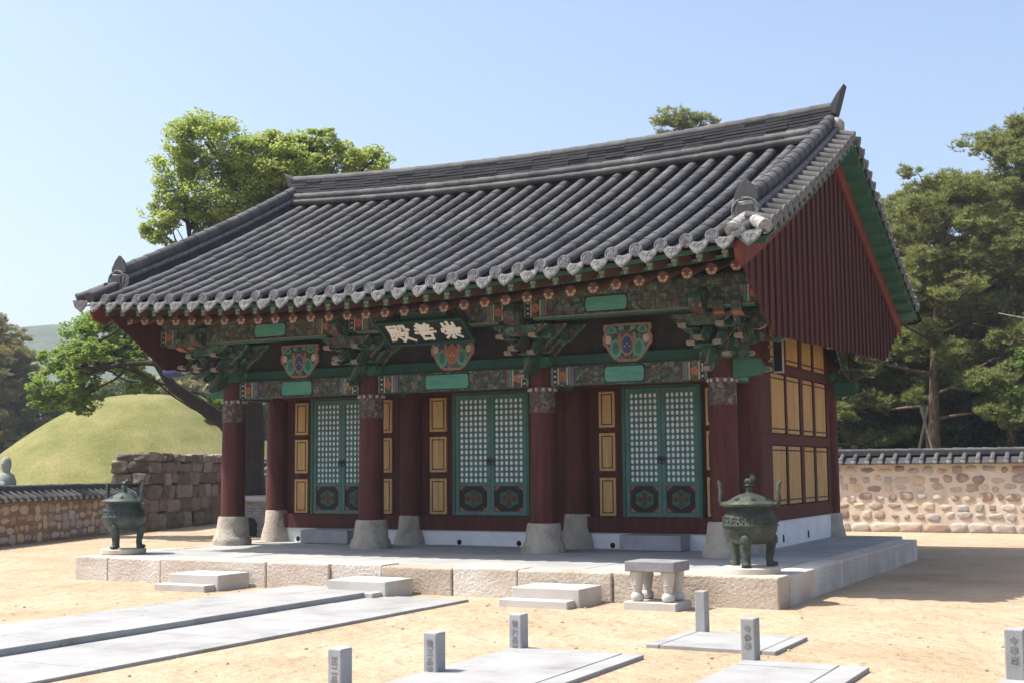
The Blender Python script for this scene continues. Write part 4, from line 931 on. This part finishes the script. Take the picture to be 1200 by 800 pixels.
# ------------------------------------------------------------------ foliage
def quadmesh(name, V, mat, parent, loc=(0,0,0), nper=4):
    n = len(V)//nper; me = bpy.data.meshes.new(name); me.vertices.add(len(V)); me.vertices.foreach_set('co', V.astype(np.float32).ravel())
    me.loops.add(n*nper); me.loops.foreach_set('vertex_index', np.arange(n*nper, dtype=np.int32)); me.polygons.add(n)
    me.polygons.foreach_set('loop_start', np.arange(0, n*nper, nper, dtype=np.int32))
    me.update(calc_edges=True); me.validate(); me.materials.append(mat)
    o = bpy.data.objects.new(name, me); COL.objects.link(o)
    if parent: o.parent = parent
    o.location = loc; return o
def unit(n):
    d = rng.normal(size=(n,3)); return d/np.linalg.norm(d, axis=1, keepdims=True)
def leaves(P, size, up=.5):
    n = len(P); nn = unit(n); nn[:,2] += up; nn /= np.linalg.norm(nn, axis=1, keepdims=True)
    a = np.cross(nn, unit(n)); a /= np.linalg.norm(a, axis=1, keepdims=True); b = np.cross(nn, a); s = (size*rng.uniform(.6,1.3,n))[:,None]
    return np.stack([P-a*s, P-b*s*.55, P+a*s, P+b*s*.55], 1).reshape(-1,3)
def clump(c, r, n, sub=14, flat=.75, subr=.38):
    c = np.array(c); out = []; K = max(3, int(sub))
    S_ = unit(K)*rng.uniform(.35,1.0,(K,1))**.6*r; S_[:,2] *= flat
    for q in S_:
        m_ = int(n/K*rng.uniform(.5,1.5)); rr = r*subr*rng.uniform(.6,1.3); d = unit(m_)*(rng.uniform(.15,1,(m_,1))**.5)*rr; d[:,2] *= .6; out.append(c+q+d)
    return np.concatenate(out)
def limb(mb, a, b, r0, r1, n=6, wig=.12, sag=0, m=0):
    a, b = np.array(a,float), np.array(b,float); L = np.linalg.norm(b-a); pts = []
    o1, o2 = rng.normal(0, wig*L, 3), rng.normal(0, wig*L*.6, 3)
    for k in range(n+1):
        t = k/n; pts.append(tuple(a+(b-a)*t+o1*math.sin(math.pi*t)*.7+o2*math.sin(2*math.pi*t)*.5+np.array([0,0,sag])*math.sin(math.pi*t)*L))
    mb.tube(pts, [r0+(r1-r0)*(k/n)**.8 for k in range(n+1)], 8, m); return pts
# big broadleaf tree behind the hall
B0 = (-7.3, 9.5, 0)
bt = thing('broadleaf_tree', 'tall old broadleaf tree with yellow-green crown rising behind the roof', 'tree', B0)
tr = MB(); rel = lambda p: (p[0]-B0[0], p[1]-B0[1], p[2])
tp = [(0,0,-.1),(-.02,0,.6),(.0,-.1,1.8),(.05,-.1,2.9),(.15,-.3,4.2),(.0,-.5,5.6),(-.1,-.7,7.0)]
tr.tube(tp, [.72,.52,.46,.44,.36,.28,.2], 12)
low = [rel((-7.15,9.1,2.5)), rel((-7.15,8.2,3.15)), rel((-7.75,6.8,4.05)), rel((-7.95,6.4,4.65)), rel((-8.2,6.3,5.3)), rel((-8.6,6.2,5.9))]
tr.tube(low, [.32,.22,.15,.10,.07,.05], 10)
up_c = [((-7.75,7.9,11.0),1.05),((-8.45,7.7,10.3),.8),((-6.5,8.7,10.35),1.2),((-7.3,8.3,9.4),1.2),((-5.4,9.2,10.2),1.05),((-4.5,9.7,10.45),.75),((-3.75,10.0,10.25),.72),((-8.7,7.7,9.1),.75),((-5.75,9.0,10.95),.7),((-4.9,9.4,10.95),.6),((-7.0,9.6,10.2),1.2),((-5.9,10.2,9.4),1.2),((-4.6,10.6,9.2),1.0),((-7.9,9.0,8.5),1.0),((-6.4,8.6,8.4),1.0),((-9.0,7.6,8.5),.55)]
Pts = []
for c, r_ in up_c:
    pp = limb(tr, tp[random.choice((4,5,6))], rel(c), .13, .03, 6, .10, .02)
    for k in range(4):
        e_ = np.array(rel(c))+unit(1)[0]*r_*.8; limb(tr, pp[random.choice((4,5,6))], e_, .04, .012, 4, .1)
    Pts.append(clump(rel(c), r_, int(7600*r_*r_), 38*r_+8, .74, .34))
lo_c = [((-11.8,6.6,4.3),.75),((-10.8,6.8,5.5),.95),((-10.1,7.2,5.0),.75),((-11.2,6.9,4.05),.7),((-11.1,6.8,4.9),.8),((-10.2,6.6,5.75),.7),((-9.5,6.9,5.25),.6),((-9.2,6.7,4.8),.5),((-12.1,6.5,3.75),.5),((-9.0,7.4,5.6),.6),((-7.6,8.4,3.2),.28),((-8.2,8.8,3.6),.5),((-10.7,6.5,3.75),.5),((-11.9,6.6,4.9),.5),((-9.7,7.6,4.3),.5),((-9.3,8.0,5.3),.6),((-9.1,5.5,5.0),.45),((-9.9,5.7,5.0),.5),((-10.6,6.0,4.4),.5)]
tr2 = []; thin = limb(tr, low[3], rel((-10.2,5.7,4.6)), .07, .03, 8, .06)
for c, r_ in lo_c:
    limb(tr, random.choice(thin[3:]+[low[4],low[5]]), rel(c), .045, .015, 5, .12); tr2.append(clump(rel(c), r_, int(4600*r_*r_+400), 34*r_+8, .72, .30))
tr.build('trunk', m_bark, bt, local=True, smooth=60)
quadmesh('crown', leaves(np.concatenate(Pts), .050, 1.1), m_leaf, bt)
lc = quadmesh('low_limb_crown', leaves(np.concatenate(tr2), .052, 1.1), m_leafb, bt)
# pines
def needles(P, ln, w=.018, k=9, up=.55):
    n = len(P); P = np.repeat(P, k, 0); d = unit(n*k); d[:,2] = np.abs(d[:,2])*.8+up*.3; d /= np.linalg.norm(d, axis=1, keepdims=True)
    s = np.cross(d, unit(n*k)); s /= np.linalg.norm(s, axis=1, keepdims=True); L_ = (ln*rng.uniform(.7,1.25,n*k))[:,None]
    return np.stack([P-s*w, P+s*w, P+d*L_+s*w*.3, P+d*L_-s*w*.3], 1).reshape(-1,3)
def pine(h, lean, seed, dens=1.0, first=.30):
    random.seed(seed); tb_ = MB(); pts = [(lean[0]*t**1.4+.25*math.sin(3*t+seed), lean[1]*t**1.4+.25*math.cos(2.6*t+seed), h*t) for t in np.linspace(0,1,9)]
    x0 = pts[0]; pts = [(p[0]-x0[0], p[1]-x0[1], p[2]-.1) for p in pts]
    tb_.tube(pts, list(np.linspace(.26,.05,9)*h/12), 10); out = []; nb = 26
    for k in range(nb):
        t = first+(1-first)*(k/(nb-1))**.9; i = min(7, int(t*8)); f_ = t*8-i; p = np.array(pts[i])*(1-f_)+np.array(pts[min(8,i+1)])*f_
        a = k*2.4+random.uniform(-.5,.5); L = h*.27*(1.12-.8*((t-first)/(1-first))**1.5)*random.uniform(.7,1.15)
        e_ = p+np.array([math.cos(a)*L, math.sin(a)*L, L*random.uniform(-.02,.42)]); pp = limb(tb_, p, e_, .075*h/12, .02, 6, .09)
        for j in range(random.choice((6,7,8))):
            q = np.array(pp[random.choice((2,3,4,5,6))]); c = q+np.array([random.uniform(-.6,.6), random.uniform(-.6,.6), random.uniform(.05,.5)])*h/12
            limb(tb_, q, c, .03, .01, 3, .1); r_ = random.uniform(.40,.80)*h/12
            out.append(clump(c, r_, int(125*dens), 10, .5, .40))
    return tb_, np.concatenate(out)
PM = []
for h, lean, sd in ((13.5,(1.2,.4),3),(12.0,(-1.5,.6),8),(14.5,(.3,-.8),12)):
    tb_, P = pine(h, lean, sd); PM.append((tb_, needles(P, .17, .016, 8)))
random.seed(21)
spots = [  # x, y, scale, rot, mesh, label
 (8.95,24.9,.84,.3,0,'pine with a bare reddish trunk nearest the gable end, propped on poles'),
 (11.0,28.5,.91,2.0,2,'tallest pine at the right edge of the picture behind the wall'),
 (6.3,29.0,.93,1.1,1,'pine half hidden behind the back edge of the roof'),
 (13.6,24.5,.86,4.2,1,'near pine close behind the wall at the picture edge'),
 (8.2,31.5,.80,5.1,2,'pine standing in the second row behind the leaning pine'),
 (15.0,31.0,1.0,.8,0,'dark pine beyond the right edge pines'),
 (11.0,36.0,.92,3.0,0,'far pine showing between the two tallest pines'),
 (4.2,35.0,.84,2.5,2,'far pine behind the hall near the gable'),
 (9.2,33.0,.97,2.6,1,'pine filling the gap between the leaning pine and the tallest pine'),
 (12.4,33.5,1.02,4.6,0,'broad pine behind the tallest pine at the right edge'),
 (5.2,27.0,.74,.2,1,'lower pine beside the back end of the gable roof'),
 (17.0,26.5,1.0,1.7,2,'pine standing outside the frame beyond the wall'),
 (-3.8,35.2,1.14,.9,2,'pine whose top twigs show above the roof ridge'),
 (-49.0,37.2,.98,1.5,1,'olive brown pine at the left edge beside the mound'),
 (-47.4,37.0,.72,3.3,0,'dark pine between the mound and the left edge'),
 (-46.0,32.4,.80,5.2,2,'dark pine far left behind the edge pine'),
 (-57.8,46.2,.95,.4,1,'pine behind the left shoulder of the mound')]
PT = None
for i, (x, y, sc, ro, mi, lb) in enumerate(spots):
    ol = x < -20; key = (mi, ol)
    if PT is None: PT = {}
    if key not in PT:
        t = thing('pine_tree', lb, 'tree', (x,y,0), ro, 'pine trees around the shrine'); PM[mi][0].build('trunk', m_pbark if not ol else m_bark, t, local=True, smooth=60)
        quadmesh('crown', PM[mi][1], m_pineo if ol else m_pine, t); PT[key] = t
    else: t = dup(PT[key], (x,y,0), ro, lb)
    t.scale = (sc,sc,sc)
# bushes and broadleaf undergrowth behind the walls
def bush(h, r, n, mat, leafs=.1):
    tb_ = MB(); P = []
    for k in range(7): limb(tb_, (random.uniform(-.2,.2),random.uniform(-.2,.2),0), (random.uniform(-r,r)*.7,random.uniform(-r,r)*.7,h*random.uniform(.5,.85)), .05, .015, 5, .1)
    for k in range(9):
        a = random.uniform(0,6.28); q = random.uniform(.1,.75)*r; P.append(clump((math.cos(a)*q, math.sin(a)*q, h*random.uniform(.3,.8)), r*.5, n//9, 12, .8, .4))
    return tb_, leaves(np.concatenate(P), leafs)
BM = [bush(3.6,1.9,9000,None), bush(5.2,2.2,11000,None,.11)]
BT = {}
def put_bush(x, y, sc, ro, mi, mat, lb, grp):
    key = (mi, mat.name)
    if key not in BT:
        t = thing('leafy_shrub', lb, 'shrub', (x,y,0), ro, grp); BM[mi][0].build('stems', m_bark, t, local=True, smooth=60); quadmesh('foliage', BM[mi][1], mat, t); BT[key] = t
    else: t = dup(BT[key], (x,y,0), ro, lb)
    t.scale = (sc,sc,sc); t['group'] = grp
gr = 'shrubs in the dark under the pines behind the wall'
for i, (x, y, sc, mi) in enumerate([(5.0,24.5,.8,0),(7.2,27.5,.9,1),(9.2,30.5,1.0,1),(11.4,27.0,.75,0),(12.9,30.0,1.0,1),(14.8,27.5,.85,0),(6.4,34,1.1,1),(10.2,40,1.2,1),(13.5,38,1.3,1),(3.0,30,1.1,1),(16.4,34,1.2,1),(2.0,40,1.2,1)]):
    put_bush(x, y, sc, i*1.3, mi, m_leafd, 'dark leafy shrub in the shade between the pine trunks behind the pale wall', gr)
put_bush(13.3, 23.2, 1.1, .7, 1, m_leafm, 'light green leafy young tree in the lower right behind the pale wall', 'bright shrubs')
gm = 'brownish shrubs along the back of the grass mound'
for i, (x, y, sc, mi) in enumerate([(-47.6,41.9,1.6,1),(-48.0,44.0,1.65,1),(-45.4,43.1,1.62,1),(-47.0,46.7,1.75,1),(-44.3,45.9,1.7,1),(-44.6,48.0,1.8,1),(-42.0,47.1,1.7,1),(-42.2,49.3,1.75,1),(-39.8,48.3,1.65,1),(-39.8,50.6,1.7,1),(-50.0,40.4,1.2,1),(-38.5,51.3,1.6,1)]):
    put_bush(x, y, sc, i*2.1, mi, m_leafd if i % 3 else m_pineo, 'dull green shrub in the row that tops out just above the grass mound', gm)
# distant treeline: reads as one dark mass
P = []
for k in range(70):
    x = -20+k*1.15+random.uniform(-.6,.6); y = 46+random.uniform(-2.5,4); hh = random.uniform(5,8.5)
    for j in range(4): P.append(clump((x+random.uniform(-1,1), y, hh*(.15+.24*j)), 1.9, 210, 8, .8, .45))
tag(quadmesh('distant_woods', leaves(np.concatenate(P), .26), m_leafd, None), kind='stuff')
# props under the leaning pine, overhead cable
pr_t = thing('tree_prop', 'pale tripod of wooden poles propping the leaning pine', 'prop', (8.85, 23.7, 0))
for a, b_ in (((-.75,-.1,0),(.1,.05,3.7)), ((.75,-.1,0),(-.15,.05,3.8)), ((.15,.75,0),(-.05,.0,3.7))):
    b = MB(); b.cyl(a, b_, .055, .045, n=8); b.build('pole', m_pole, pr_t, local=True)
cb = MB(); cb.tube([(11.5+t*7, 21.5+t*3, 6.35-.5*math.sin(math.pi*t)-.1*t) for t in np.linspace(0,1,14)], .014, 6)
tag(cb.build('overhead_cable', m_metal, None), 'thin pale cable hanging across the pines', 'cable')
# ------------------------------------------------------------------ the air
hz = MB(); hz.box(-720, 720, -720, 720, -1.2, 100)
mh_, nt, bs, _ = new('haze_air'); nt.nodes.remove(bs); pv_ = nt.nodes.new('ShaderNodeVolumePrincipled'); pv_.inputs['Color'].default_value = (.80,.88,1,1); pv_.inputs['Density'].default_value = .00055; pv_.inputs['Anisotropy'].default_value = .2
nt.links.new(pv_.outputs[0], nt.nodes['Material Output'].inputs['Volume'])
tag(hz.build('haze', mh_), kind='stuff')
